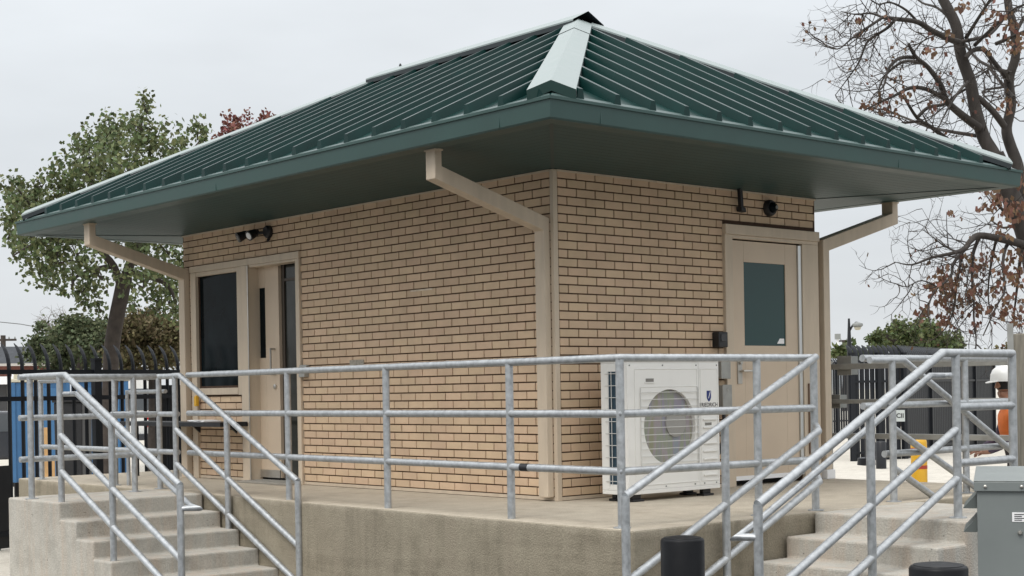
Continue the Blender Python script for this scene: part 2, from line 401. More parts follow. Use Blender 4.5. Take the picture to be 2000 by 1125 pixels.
M_PATCH = mat('pale_repair_mortar', (.62, .52, .40), .8, var=.2, scale=30)
b = MB(); b.box(-.009, -.006, 1.50, 1.80, 1.708, 1.722); b.build('repair_strip', M_PATCH, booth)
b = MB(); b.box(1.14, 1.42, -.0155, -.0125, 2.522, 2.534); b.build('repair_strip', M_PATCH, booth)
# left: window, mullion, sliding door
b = MB()
b.box(-.032, .0, 3.495, 5.565, 2.130, 2.195)                   # head trim
b.box(-.030, .04, 5.445, 5.555, .0, 2.128)                      # left stile to the ground
b.box(-.026, .03, 4.625, 5.443, 2.085, 2.128)
b.box(-.030, .05, 4.545, 4.623, .855, 2.128)                    # between window and mullion
b.box(-.034, .03, 4.624, 5.443, .860, .928)                     # sill
wf = b.build('window_frame', M_TRIM, booth, bevel=.004)
b = MB(); b.box(.018, .026, 4.600, 5.460, .92, 2.10); b.build('window_pane', M_GLASS, booth)
b = MB(); b.box(-.040, .10, 4.395, 4.543, .0, 2.129); b.box(-.030, .10, 3.495, 3.560, .0, 2.129); b.box(-.028, .10, 3.561, 4.394, 2.105, 2.129)
b.build('door_frame', M_TRIM, booth, bevel=.004)
b = MB(); b.box(-.046, -.039, 4.384, 4.400, .02, 2.12); b.build('metal_edge', M_STEEL, booth)
b = MB()
X0, X1 = .085, .128
b.box(X0, X1, 4.035, 4.280, .04, 2.12); b.box(X0, X1, 4.281, 4.62, 1.905, 2.12); b.box(X0, X1, 4.281, 4.62, .04, 1.215)
ld = b.build('sliding_door', M_TRIM2, booth, bevel=.002)
b = MB(); b.box(X0+.010, X1-.01, 4.279, 4.62, 1.21, 1.91); b.build('glass', M_GLASS, ld)
b = MB(); b.box(.132, .142, 3.50, 4.10, .03, 2.12); sp = b.build('side_pane', mat('smoky_glass', (.030, .031, .027), .12, var=.7, scale=3.5, spec=.25, stretch=(1, 1, .4)), booth)
b = MB(); b.box(.118, .131, 3.985, 4.034, .03, 2.12); b.box(.118, .131, 3.50, 3.984, 1.95, 1.975); b.build('pane_frame', mat('brown_frame', (.06, .045, .033), .5), sp)
b = MB(); b.box(X0-.014, X0-.002, 4.04, 4.44, .04, .115); b.build('kick_strip', M_STEEL, ld)
b = MB(); b.tube([(X0, 4.115, 1.295), (X0-.05, 4.115, 1.295), (X0-.05, 4.115, 1.05), (X0, 4.115, 1.05)], .010, 8); b.build('handle', M_STEEL, ld, smooth=40)
b = MB(); b.lathe([(.024, 0), (.024, .014), (.012, .02)], (X0, 4.115, .93), 14, axis=(-1, 0, 0)); b.build('lock', M_STEEL, ld, smooth=40)
b = MB(); b.box(-.20, .12, 3.52, 4.40, .003, .016)
for i in range(22):
    for j in range(8):
        y = 3.54+i*.038; x = -.19+j*.037; a = .012 if (i+j) % 2 else -.012
        b.obox((x+.01, y+.015, .018), (.010, a*.7, 0), (-.002, .003, 0), (0, 0, .0025))
b.build('threshold_plate', M_STEEL, booth)
b = MB(); b.box(-.045, -.006, 3.375, 3.492, 1.075, 1.125); b.box(-.06, -.006, 3.385, 3.48, 1.01, 1.055); b.build('latch_box', M_GALVF, booth, bevel=.004)
b = MB(); b.box(-.012, -.005, 2.50, 2.715, 1.105, 1.150); b.build('vent_plate', mat('vent_metal', (.30, .27, .22), .6, var=.35, scale=60), booth, bevel=.001)

# right: hinged door
b = MB()
b.box(1.945, WX+.006, -.045, .0, 2.150, 2.235); b.box(2.045, WX+.002, -.030, .03, 2.118, 2.149)
b.box(1.945, 2.044, -.034, .05, .0, 2.149); b.box(2.995, WX+.001, -.030, .05, .0, 2.117)
b.build('door_frame', M_TRIM, booth, bevel=.004)
b = MB(); Y0, Y1 = -.006, .042
b.box(2.055, 2.215, Y0, Y1, .05, 2.105); b.box(2.780, 2.945, Y0, Y1, .05, 2.105); b.box(2.216, 2.779, Y0, Y1, 1.925, 2.105); b.box(2.216, 2.779, Y0, Y1, .05, 1.205)
rd = b.build('door', M_TRIM2, booth, bevel=.0015)
b = MB(); b.box(2.21, 2.785, .004, .016, 1.20, 1.93); b.build('glass', M_TEAL, rd)
b = MB(); b.add([(2.66, .002, 1.225), (2.76, .002, 1.225), (2.76, .002, 1.27), (2.70, .002, 1.27)], [(0, 1, 2, 3)]); b.build('sticker', M_LETTER, rd)
b = MB(); b.box(2.105, 2.165, -.018, -.007, .875, 1.105); lp = b.build('handle_plate', M_STEEL, rd, bevel=.004)
b = MB(); b.tube([(2.135, -.018, .985), (2.135, -.060, .985), (2.27, -.064, .985)], .011, 8); b.lathe([(.018, 0), (.018, .02)], (2.135, -.018, 1.06), 12, axis=(0, -1, 0)); b.build('lever', M_STEEL, lp, smooth=40)
b = MB(); b.box(2.948, 2.990, -.020, .03, .06, 2.10); b.build('hinge', mat('bright_hinge', (.62, .63, .62), .3, metal=.7), rd)
b = MB(); b.box(2.06, 2.94, -.016, -.008, .048, .085); b.build('weather_strip', M_LETTER, rd)
b = MB(); b.box(3.045, 3.085, -.045, -.032, .24, .87); b.build('pull_bar', mat('brown_bar', (.16, .10, .065), .6), booth, bevel=.002)

# roof
OX, OY, ZF, ZA, A1 = 1.233, 1.318, 2.735, 4.115, 1.362
c00, c10, c01, c11 = Vector((-OX,-OY,ZF)), Vector((WX+OX,-OY,ZF)), Vector((-OX,LY+OY,ZF)), Vector((WX+OX,LY+OY,ZF))
a0, a1 = Vector((WX/2, A1, ZA)), Vector((WX/2, LY-A1, ZA))
def roof_face(e0, e1, t0, t1, first, pitch):
    """sheet between eave e0-e1 and ridge t0-t1 with raised ribs running up the slope"""
    b = MB(); E = (e1-e0); Ln = E.length; E.normalize()
    # slope direction: horizontal perpendicular to the eave
    mid = (t0+t1)/2; h = mid-e0; h = h-E*h.dot(E); run = math.hypot(h.x, h.y); S = h/h.length; nrm = E.cross(S)
    if nrm.z < 0: nrm = -nrm
    SL = h.length
    b.add([e0, e1, t1] if (t1-t0).length < .01 else [e0, e1, t1, t0], [(0,1,2)] if (t1-t0).length < .01 else [(0,1,2,3)])
    u_t0, u_t1 = (t0-e0).dot(E), (t1-e0).dot(E)
    def top(u):
        if u < u_t0: return SL*u/u_t0
        if u > u_t1: return SL*(Ln-u)/(Ln-u_t1)
        return SL
    u = first
    while u < Ln-.05:
        hgt, wb, wt = .066, .034, .020
        s1 = top(u)
        if s1 > .12:
            s0 = .045
            prof = [(-wb, 0), (-wt, hgt), (wt, hgt), (wb, 0)]
            A = [e0+E*(u+a)+S*(s0+ (0.03 if k else 0))+nrm*k for a, k in prof]
            B = [e0+E*(u+a)+S*min(top(u+a), s1+.2)+nrm*k for a, k in prof]
            b.add(A+B, [(0,1,5,4), (1,2,6,5), (2,3,7,6), (3,2,1,0), (4,5,6,7)])
        u += pitch
    return b.build('roof_panel', M_ROOF, booth)
roof_face(c00, c10, a0, a0, .31, .3445)                     # towards the viewer's right
roof_face(c01, c00, a1, a0, .26, .3615)                     # towards the viewer's left
roof_face(c11, c01, a1, a1, .31, .3445)
roof_face(c10, c11, a0, a1, .26, .3615)
# pale eave flashing under the rib ends
b = MB()
def strip(e0, e1, t):
    E = (e1-e0).normalized(); h = t-e0; h = h-E*h.dot(E); S = h.normalized(); nr = E.cross(S); nr = nr if nr.z > 0 else -nr
    o = nr*.006; b.add([e0+o, e1+o, e1+S*.085-E*.085+o, e0+S*.085+E*.085+o], [(0,1,2,3)])
strip(c00, c10, a0); strip(c01, c00, a0); strip(c11, c01, a1); strip(c10, c11, a1)
b.build('eave_flashing', mat('eave_flashing_metal', (.07, .11, .105), .45, var=.1, scale=5), booth)
# hip and ridge caps
def cap(name, p, q, f1, f2, wide0, wide1, lift=.074, th=.003, endcap=True):
    """folded strip along p-q; f1, f2 = points that define the two roof faces either side"""
    d = (q-p).normalized(); b = MB(); sides = []
    for f in (f1, f2):
        v = f-p; v = v-d*v.dot(d); sides.append(v.normalized())
    up = Vector((0,0,1)); up = (up-d*up.dot(d)).normalized()
    P = [p+up*lift+sides[0]*wide0, p+up*(lift+.010), p+up*lift+sides[1]*wide0]
    Q = [q+up*lift+sides[0]*wide1, q+up*(lift+.010), q+up*lift+sides[1]*wide1]
    b.add(P+Q, [(0,1,4,3), (1,2,5,4)], 0)
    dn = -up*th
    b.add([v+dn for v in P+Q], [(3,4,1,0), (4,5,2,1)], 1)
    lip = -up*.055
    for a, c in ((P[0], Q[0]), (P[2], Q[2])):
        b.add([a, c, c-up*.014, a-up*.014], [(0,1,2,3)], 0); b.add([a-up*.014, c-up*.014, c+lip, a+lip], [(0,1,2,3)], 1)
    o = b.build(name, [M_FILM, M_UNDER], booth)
    if endcap:
        e = MB(); dd = -up*(lift-.004)
        e.add([P[0], P[1], P[2], P[2]+dd, P[1]+dd, P[0]+dd], [(0,1,4,5), (1,2,3,4)])
        e.build('hip_end', M_FASC, o)
    return o
def along(p, q, s): return p+(q-p).normalized()*s
cap('hip_cap', along(c00, a0, .15), along(c00, a0, (a0-c00).length-.05), c10, c01, .170, .128)
cap('hip_cap_lap', along(c00, a0, (a0-c00).length*.80), along(c00, a0, (a0-c00).length-.06), c10, c01, .140, .131, lift=.079, endcap=False)
cap('hip_cap', along(c10, a0, .12), along(c10, a0, (a0-c10).length-.1), c00, c11, .20, .16)
cap('hip_cap', along(c01, a1, .12), along(c01, a1, (a1-c01).length-.1), c11, c00, .20, .16)
cap('hip_cap', along(c11, a1, .12), along(c11, a1, (a1-c11).length-.1), c10, c01, .20, .16)
rp, rq = a0+Vector((0,-.13,.03)), a1+Vector((0,.0,.03))
cap('ridge_cap', rp, rq, Vector((-OX, -.2, ZF+.1)), Vector((WX+OX, -.2, ZF+.1)), .21, .21, lift=.085, endcap=False)
b = MB(); b.lathe([(.014, 0), (.014, .03), (.006, .045)], a1+Vector((-.0, -.35, .105)), 8); b.build('bolt', M_BLACK, booth)
# gutters (fascia boxes) round the eaves and the soffit
b = MB(); ZG = 2.592
def ring(o0, o1, za, zb, bb):
    P = lambda o, z: [Vector((-OX-o,-OY-o,z)), Vector((WX+OX+o,-OY-o,z)), Vector((WX+OX+o,LY+OY+o,z)), Vector((-OX-o,LY+OY+o,z))]
    A, B = P(o0, za), P(o1, zb)
    for i in range(4): bb.add([A[i], A[(i+1)%4], B[(i+1)%4], B[i]], [(0,1,2,3)])
ring(.0, .022, ZF+.004, ZF+.004, b); ring(.022, .022, ZF+.004, ZF-.016, b); ring(.022, .012, ZF-.016, ZF-.018, b); ring(.012, .004, ZF-.018, ZG+.012, b); ring(.004, -.006, ZG+.012, ZG, b); ring(-.006, -.135, ZG, ZG, b); ring(-.135, -.135, ZG, ZG+.03, b); ring(.0, .0, ZF+.004, ZF-.01, b)
gut = b.build('gutter', M_FASC, booth)
for (x, y, ax) in ((-OX-.0085, -OY+.50, 'x'), (-OX-.0085, 2.9, 'x'), (-OX+.45, -OY-.0085, 'y'), (2.6, -OY-.0085, 'y')):
    b = MB()
    if ax == 'x': b.box(x-.001, x+.004, y-.005, y+.005, ZG+.012, ZF-.02)
    else: b.box(x-.005, x+.005, y-.001, y+.004, ZG+.012, ZF-.02)
    b.build('gutter_seam', M_FASC, gut)
b = MB()
def soff(pts): b.add(pts, [(0,1,2,3)])
so = [Vector((-OX+.13,-OY+.13,ZG+.004)), Vector((WX+OX-.13,-OY+.13,ZG+.004)), Vector((WX+OX-.13,LY+OY-.13,ZG+.004)), Vector((-OX+.13,LY+OY-.13,ZG+.004))]
si = [Vector((.0,.0,H)), Vector((WX,.0,H)), Vector((WX,LY,H)), Vector((.0,LY,H))]
NB = 15
for i in range(4):
    j = (i+1) % 4
    for k in range(NB):          # boards laid parallel to the wall, with a small open joint
        f0, f1 = k/NB, (k+1)/NB-.003
        q = [so[i].lerp(si[i], f0), so[j].lerp(si[j], f0), so[j].lerp(si[j], f1), so[i].lerp(si[i], f1)]
        soff(q)
        up = Vector((0,0,.0007)); soff([q[3], q[2], so[j].lerp(si[j], (k+1)/NB)+up, so[i].lerp(si[i], (k+1)/NB)+up])
so_o = b.build('soffit', M_SOFF, booth)
for i in range(4):
    b = MB(); d = (si[i]-so[i]); b.obox((so[i]+si[i])/2-Vector((0,0,.003)), d/2, Vector((-d.y, d.x, 0)).normalized()*.012, (0,0,.002)); b.build('soffit_seam', mat('soffit_seam_metal', (.03, .05, .047), .5), so_o)
# downspouts: outlet, sloping arm, standing leg
def downspout(path, wx, wy, foot=True):
    b = MB(); pts = [Vector(p) for p in path]
    def sect(p, h): return [p+Vector((-wx, -wy, 0))+h[0], p+Vector((wx, -wy, 0))+h[1], p+Vector((wx, wy, 0))+h[2], p+Vector((-wx, wy, 0))+h[3]]
    Z = [Vector((0,0,0))]*4
    # pts: top, elbow, second elbow, bottom
    t, e1, e2, bt = pts
    arm = (e2-e1); dirx = 1 if abs(arm.x) > abs(arm.y) else 0
    hx = math.copysign(1, arm.x)
    # thickness of the arm measured vertically
    th = .095
    rings = [sect(t, Z)]
    k = th
    if hx > 0: rings.append([e1+Vector((-wx,-wy,-k/2)), e1+Vector((wx,-wy,k/2)), e1+Vector((wx,wy,k/2)), e1+Vector((-wx,wy,-k/2))])
    else:      rings.append([e1+Vector((-wx,-wy,k/2)), e1+Vector((wx,-wy,-k/2)), e1+Vector((wx,wy,-k/2)), e1+Vector((-wx,wy,k/2))])
    if hx > 0: rings.append([e2+Vector((-wx,-wy,-k/2)), e2+Vector((wx,-wy,k/2)), e2+Vector((wx,wy,k/2)), e2+Vector((-wx,wy,-k/2))])
    else:      rings.append([e2+Vector((-wx,-wy,k/2)), e2+Vector((wx,-wy,-k/2)), e2+Vector((wx,wy,-k/2)), e2+Vector((-wx,wy,k/2))])
    rings.append(sect(bt, Z))
    vs = [v for r in rings for v in r]; fs = [(3,2,1,0), (12,13,14,15)]
    for i in range(3):
        for j in range(4): fs.append((i*4+j, i*4+(j+1)%4, i*4+4+(j+1)%4, i*4+4+j))
    b.add(vs, fs)
    o = b.build('downspout', M_TRIM, booth, bevel=.006)
    c = MB(); c.box(t.x-wx-.008, t.x+wx+.008, t.y-wy-.008, t.y+wy+.008, t.z-.006, t.z+.012); c.build('outlet_collar', M_TRIM, o, bevel=.002)
    return o
downspout([(-1.085,.085,2.588), (-1.085,.085,2.425), (-.042,.085,2.115), (-.042,.085,.03)], .032, .054)
downspout([(-1.085,5.655,2.588), (-1.085,5.655,2.425), (-.044,5.655,2.115), (-.044,5.655,.0)], .035, .060)
r3 = downspout([(4.43,.03,2.588), (4.43,.03,2.435), (3.345,.03,2.125), (3.345,.03,.085)], .045, .062)
b = MB(); b.box(3.285, 3.405, -.05, .11, .0, .085); b.build('downspout_boot', M_LETTER, r3, bevel=.006)

# ------------------------------------------------------------------ devices fixed to the booth
fl = thing('floodlight', 'black twin-head floodlight under the eave above the sliding door', 'floodlight', (-.01, 4.05, 2.42))
b = MB(); b.lathe([(.062, -.006), (.062, .03), (.045, .05)], (-.006, 4.03, 2.425), 18, axis=(-1, 0, 0)); b.build('base', M_PLAST, fl, smooth=35)
for (y, dy, lit) in ((4.17, .45, 1), (4.36, .9, 0)):
    d = Vector((-.75, dy*.45-.25, -.35)).normalized(); c = Vector((-.10, y, 2.415))
    b = MB(); b.tube([(-.03, 4.05, 2.42), c-d*.02], .014, 8); b.lathe([(.026, -.055), (.036, -.035), (.050, .045), (.050, .0615), (.045, .0615)], c, 16, axis=d)
    h = b.build('lamp_head', M_PLAST, fl, smooth=40)
    b = MB(); b.lathe([(.036, .0), (.030, .006)], c+d*.0625, 16, axis=d); b.build('lens', M_LETTER if lit else mat('dull_lens', (.08, .08, .08), .2), h)
b = MB(); b.tube([(-.03, 4.0, 2.36), (-.05, 4.0, 2.33)], [.018, .012], 8); b.build('sensor', M_PLAST, fl)
dc = thing('dome_camera', 'round black dome camera high on the wall above the hinged door', 'camera', (2.56, -.01, 2.41))
b = MB(); b.lathe([(.072, -.006), (.072, .03), (.060, .05)], (2.56, -.006, 2.41), 20, axis=(0, -1, 0)); b.build('housing', M_PLAST, dc, smooth=35)
b = MB(); b.lathe([(.048, .046), (.044, .068), (.030, .086), (.010, .094)], (2.56, -.006, 2.41), 20, axis=(0, -1, 0)); b.build('dome', M_GLASS, dc, smooth=60)
b = MB(); b.lathe([(.016, .094), (.014, .10)], (2.56, -.006, 2.41), 10, axis=(0, -1, 0)); b.build('lens', M_BOX, dc)
cd = MB(); cd.obox((2.13, -.055, 2.455), (.018, 0, -.004), (0, .018, 0), (-.006, 0, .085)); cd.obox((2.138, -.055, 2.365), (.03, 0, -.004), (0, .03, 0), (-.004, 0, .02))
tag(cd.build('wall_sensor', M_PLAST, bevel=.004), 'slim black sensor bar hanging from the soffit above the hinged door', 'sensor')
cr = thing('card_reader', 'black box card reader on brick beside the hinged door frame', 'card reader', (1.845, -.01, 1.245))
b = MB(); b.box(1.79, 1.905, -.085, -.007, 1.185, 1.315); b.build('housing', M_PLAST, cr, bevel=.008)
b = MB(); b.box(1.815, 1.880, -.090, -.0855, 1.235, 1.298); b.build('reader_face', mat('reader_face', (.03, .03, .033), .25), cr, bevel=.002)
def junction(x, z, hh, label):
    t = thing('junction_box', label, 'junction box', (x, -.007, z), 'grey junction boxes beside the outdoor unit')
    b = MB(); b.box(x-.055, x+.055, -.075, -.007, z-hh, z+hh); b.build('body', M_BOX, t, bevel=.006)
    b = MB(); b.box(x-.06, x+.06, -.086, -.0755, z-hh-.005, z+hh+.005); b.build('cover', M_GALVF, t, bevel=.004)
    b = MB(); b.lathe([(.006, 0), (.006, .004)], (x, -.086, z+hh*.6), 8, axis=(0, -1, 0)); b.build('screw', M_STEEL, t)
junction(1.872, 1.02, .095, 'upper grey junction box right of the white outdoor unit')
junction(1.885, .765, .10, 'lower grey junction box right of the white outdoor unit')
b = MB(); b.tube([(1.885, -.04, .66), (1.885, -.045, .45), (1.80, -.06, .30), (1.62, -.12, .25)], .016, 8)
tag(b.build('conduit', M_BLACK, smooth=40), 'dark flexible conduit dropping from junction box to outdoor unit', 'conduit')
sh = thing('counter_shelf', 'long black steel counter shelf below the dark window', 'shelf', (-.2, 5.4, .56))
b = MB(); b.box(-.36, -.05, 4.42, 6.55, .545, .59); b.build('top', M_BLACK, sh, bevel=.004)
for y in (4.62, 5.35):
    b = MB(); b.extrude([(-.05, y, .545), (-.14, y, .545), (-.05, y, .47)], (0, .025, 0)); b.build('bracket', M_BLACK, sh)
b = MB(); b.box(-.25, -.2, 6.42, 6.47, 0, .55); b.build('leg', M_BLACK, sh)
b = MB()
for k, (a, z) in enumerate(((0, .594), (.12, .600), (-.08, .606))):
    c = Vector((-.22, 4.95+.03*k, z)); b.obox(c, (.10*math.cos(a), .10*math.sin(a), 0), (-.14*math.sin(a), .14*math.cos(a), 0), (0, 0, .0028))
tag(b.build('paper_stack', M_LETTER), 'small stack of white papers on the black counter shelf', 'papers')
b = MB(); b.lathe([(.035, 0), (.036, .12), (.02, .135), (.018, .15)], (-.06, 5.42, .0), 12)
b = MB(); b.box(-.07, -.035, 5.40, 5.445, .745, .848); b.box(-.06, -.045, 5.41, 5.435, .846, .858)
tag(b.build('yellow_tag', M_YEL, bevel=.004), 'small yellow plastic tag hanging under the dark window sill', 'tag')

# ------------------------------------------------------------------ outdoor air conditioning unit
AX0, AX1, AY0, AY1, AZ0, AZ1 = .215, 1.245, -.545, -.265, .055, 1.055
ac = thing('outdoor_unit', 'white outdoor air conditioning unit standing before the right brick wall', 'air conditioner', (.73, -.37, 0))
b = MB()
b.box(AX0, AX1, AY0, AY1, AZ1-.012, AZ1)                                  # lid
b.box(AX0, AX1, AY0, AY1, AZ0, AZ0+.03)
XS = 1.005                                                                # joint between fan panel and service panel
b.box(XS+.004, AX1, AY0, AY1, AZ0+.031, AZ1-.013)                         # service compartment
b.box(AX0+.03, XS, AY1-.006, AY1, AZ0+.031, AZ1-.013)
b.box(AX0, AX0+.012, AY0+.0012, AY0+.085, AZ0+.031, AZ1-.013); b.box(AX0, AX0+.012, AY1-.075, AY1, AZ0+.031, AZ1-.013)
b.box(AX0, AX0+.012, AY0+.0855, AY1-.0755, AZ1-.075, AZ1-.013); b.box(AX0, AX0+.012, AY0+.0855, AY1-.0755, AZ0+.031, AZ0+.075)
b.build('cabinet', M_WHITE, ac, bevel=.005)
# front panel with the round opening
FC = Vector((.677, AY0, .553)); FR = .288; NS = 64
b = MB(); inner = [FC+Vector((FR*math.cos(2*math.pi*k/NS), 0, FR*math.sin(2*math.pi*k/NS))) for k in range(NS)]
x0, x1, z0, z1 = AX0, XS, AZ0+.031, AZ1-.013
def onrect(a):
    c, s = math.cos(a), math.sin(a); t = 1e9
    if c > 1e-9: t = min(t, (x1-FC.x)/c)
    if c < -1e-9: t = min(t, (x0-FC.x)/c)
    if s > 1e-9: t = min(t, (z1-FC.z)/s)
    if s < -1e-9: t = min(t, (z0-FC.z)/s)
    return FC+Vector((c*t, 0, s*t))
angs = sorted([2*math.pi*k/NS for k in range(NS)]+[math.atan2(z-FC.z, x-FC.x) % (2*math.pi) for x in (x0, x1) for z in (z0, z1)])
I = [FC+Vector((FR*math.cos(a), 0, FR*math.sin(a))) for a in angs]; O = [onrect(a) for a in angs]; n = len(angs)
back = Vector((0, .001, 0)); deep = Vector((0, .036, 0))
b.add(I+O, [(k, (k+1)%n, n+(k+1)%n, n+k) for k in range(n)])
b.add(I+[p+deep for p in I], [(k, (k+1)%n, n+(k+1)%n, n+k) for k in range(n)])
b.add(O+[p+back for p in O], [(k, (k+1)%n, n+(k+1)%n, n+k) for k in range(n)])
fp = b.build('front_panel', M_WHITE, ac)
# pressed outline ribs, raised fan surround and louvres
b = MB()
def outline(xa, xb, za, zb, y, w=.006):
    for q in ((xa, xb, za, za+w), (xa, xb, zb-w, zb), (xa, xa+w, za+w, zb-w), (xb-w, xb, za+w, zb-w)): b.box(q[0], q[1], y-.004, y-.0005, q[2], q[3])
outline(AX0+.075, XS-.015, AZ0+.065, AZ1-.055, AY0); outline(XS+.02, AX1-.015, AZ0+.065, AZ1-.055, AY0)
outline(.350, .990, .245, .865, AY0, .005)
for k in range(8): b.box(XS+.045, AX1-.035, AY0-.010, AY0-.0005, .16+k*.062, .172+k*.062)
b.build('pressing', M_WHITE, fp, bevel=.0015)
m = bpy.data.materials.new('fan_cowl'); m.use_nodes = True; t = m.node_tree; bs = t.nodes['Principled BSDF']; bs.inputs['Roughness'].default_value = .5
tcn = t.nodes.new('ShaderNodeTexCoord'); mpn = t.nodes.new('ShaderNodeMapping'); mpn.inputs['Rotation'].default_value = (0, R(14), 0); mpn.inputs['Scale'].default_value = (1, 1, .12)
nn = t.nodes.new('ShaderNodeTexNoise'); nn.inputs['Scale'].default_value = 15; nn.inputs['Detail'].default_value = 1
rm = t.nodes.new('ShaderNodeValToRGB'); t.links.new(tcn.outputs['Object'], mpn.inputs[0]); t.links.new(mpn.outputs[0], nn.inputs[0]); t.links.new(nn.outputs[0], rm.inputs[0]); t.links.new(rm.outputs[0], bs.inputs['Base Color'])
ee = rm.color_ramp.elements; ee[0].position = .34; ee[0].color = (.28, .28, .19, 1); ee[1].position = .68; ee[1].color = (.26, .29, .32, 1)
for pos, c in ((.44, (.33, .29, .31, 1)), (.52, (.27, .30, .22, 1)), (.60, (.29, .26, .32, 1))): k = ee.new(pos); k.color = c
M_FAN = m
b = MB(); b.lathe([(FR-.002, 0), (FR-.002, .006)], FC+Vector((0, .030, 0)), 48, axis=(0, 1, 0)); b.build('fan_guard', M_FAN, fp)
b = MB(); b.lathe([(.110, 0), (.110, .012), (.08, .018)], FC+Vector((.085, .0295, .03)), 32, axis=(0, -1, 0)); b.build('fan_hub', mat('fan_hub_grey', (.33, .32, .30), .5), fp, smooth=30)
b = MB()
for k in range(11):
    z = .285+k*.0535; b.tube([(.345, AY0-.012, z), (.995, AY0-.012, z)], .0028, 6)
for x in (.35, .99): b.tube([(x, AY0-.009, .255), (x, AY0-.009, .855)], .0028, 6)
b.build('wire_guard', mat('white_wire', (.62, .62, .60), .4), fp)
b = MB(); b.box(AX0+.008, AX0+.02, AY0+.085, AY1-.075, AZ0+.07, AZ1-.07); coil = b.build('coil', M_FIN, ac)
b = MB()
for k in range(10):
    z = AZ0+.10+k*.09; b.tube([(AX0-.006, AY0+.06, z), (AX0-.006, AY1-.05, z)], .003, 6)
for y in (AY0+.095, AY0+.165, AY1-.085): b.tube([(AX0-.004, y, AZ0+.07), (AX0-.004, y, AZ1-.07)], .003, 6)
b.build('coil_guard', mat('white_wire', (.62, .62, .60), .4), ac)
for q in ((.415, .50, .900, .925), (XS+.07, XS+.145, .555, .575)):
    b = MB(); b.box(q[0], q[1], AY0-.003, AY0-.0004, q[2], q[3]); b.build('rating_plate', mat('plate_grey', (.2, .19, .17), .5), fp)
b = MB(); b.box(.40, .515, AY0-.006, AY0-.0032, .890, .899); b.build('grip', M_WHITE, fp)
# shield emblem and lettering
sx, sz = 1.125, .785; es = .68
b = MB(); b.extrude([(sx+es*a, AY0-.0008, sz+es*c) for a, c in ((-.036, .058), (.036, .058), (.036, -.02), (.022, -.05), (0, -.068), (-.022, -.05), (-.036, -.02))], (0, -.002, 0))
em = b.build('shield_emblem', M_NAVY, ac)
b = MB(); b.extrude([(sx+es*a, AY0-.0032, sz+es*c) for a, c in ((-.014, -.03), (-.006, -.03), (.026, .05), (.018, .05))], (0, -.001, 0)); b.build('emblem_slash', M_LETTER, em)
text_mesh('lettering', 'FRIEDRICH', .044, (sx-.002, AY0-.0012, .700), (1, 0, 0), (0, 0, 1), M_INK, ac, depth=.0006, bold=.0003)
for (x, y) in ((.33, AY0+.05), (1.12, AY0+.05), (.33, AY1-.05), (1.12, AY1-.05)):
    b = MB(); b.box(x-.06, x+.06, y-.04, y+.04, .0, .018); b.box(x-.045, x+.045, y-.02, y+.02, .018, AZ0); b.build('foot', M_PLAST, ac, bevel=.004)
for x in (.30, .62, .95, 1.06, 1.20):
    b = MB(); b.lathe([(.006, 0), (.006, .004), (.003, .006)], (x, AY0-.0003, AZ0+.048), 8, axis=(0, -1, 0)); b.build('screw', M_BOX, ac)
for x in (.24, .6, .98, 1.22):
    b = MB(); b.lathe([(.006, 0), (.006, .004), (.003, .006)], (x, AY0-.0003, AZ1-.03), 8, axis=(0, -1, 0)); b.build('screw', M_BOX, ac)

# ------------------------------------------------------------------ galvanised pipe railings
PR, RR = .0265, .0255
ZT, ZM, ZL = 1.040, .698, .345
def pipe(name, pts, root, r=RR, flange=None):
    b = MB(); b.tube(pts, r, 14)
    if flange is not None:
        p = Vector(pts[-1]); b.lathe([(.055, 0), (.055, .006), (PR+.006, .008)], (p.x, p.y, flange), 16)
    return b.build(name, M_GALV, root, smooth=50)
def rail_thing(label, loc, grp='galvanised pipe railings'): return thing('pipe_railing', label, 'railing', loc, grp)
def post(root, x, y, zt, zb, fl=True): return pipe('post', [(x, y, zt), (x, y, zb)], root, PR, zb if fl else None)
# 1 long platform rail round the corner
g = rail_thing('long three-bar galvanised railing along the platform front and round its corner', (-1.2, 0, 0))
C = (-1.25, -1.92)
def lx(y): return -1.15+(-1.25+1.15)*(3.6-y)/(3.6+1.92)
E1 = (.49, -2.05)
for z, n in ((ZT, 'top_rail'), (ZM, 'mid_rail'), (ZL, 'low_rail')): pipe(n, [(-1.15, 3.60, z), (C[0], C[1], z), (E1[0], E1[1], z)], g)
for y in (1.92, .545, -.87): post(g, lx(y), y, ZT-.01, 0, False)
post(g, C[0], C[1], ZT-.01, 0); post(g, -.06, -2.008, ZT-.01, 0); post(g, .49, -2.05, ZT, 0)
for (x, y, z) in ((lx(-1.15), -1.15, ZL), (lx(-1.72), -1.72, ZM), (lx(-.2), -.2, ZT), (lx(2.6), 2.6, ZM)):
    b = MB(); b.tube([(x, y-.012, z), (x, y+.012, z)], RR+.0016, 14); b.build('weld_joint', M_GALV, g, smooth=50)
b = MB(); b.tube([(lx(-.96), -.98, ZL), (lx(-1.02), -1.06, ZL)], RR+.0012, 14); b.build('dark_tape', M_BLACK, g, smooth=50)
# 2 stair rail, left stairs, building side
g = rail_thing('sloping stair railing on the platform side of the left steps', (-1.27, 2.7, -.4))
X = -1.265; SL = .463
def dz(y, y0, z0): return z0-(y0-y)*SL
post(g, X, 3.63, 1.03, 0); 
pipe('top_rail', [(X, 3.66, 1.035), (X, 3.54, 1.035), (X, 1.66, dz(1.66, 3.54, 1.035))], g)
pipe('mid_rail', [(X, 3.63, .56), (X, 1.66, dz(1.66, 3.63, .56))], g)
pipe('low_rail', [(X, 3.63, .255), (X, 1.66, dz(1.66, 3.63, .255))], g)
post(g, X, 2.74, dz(2.74, 3.54, 1.03), -2*RI-.02); post(g, X, 1.66, dz(1.66, 3.54, 1.035), GZ)
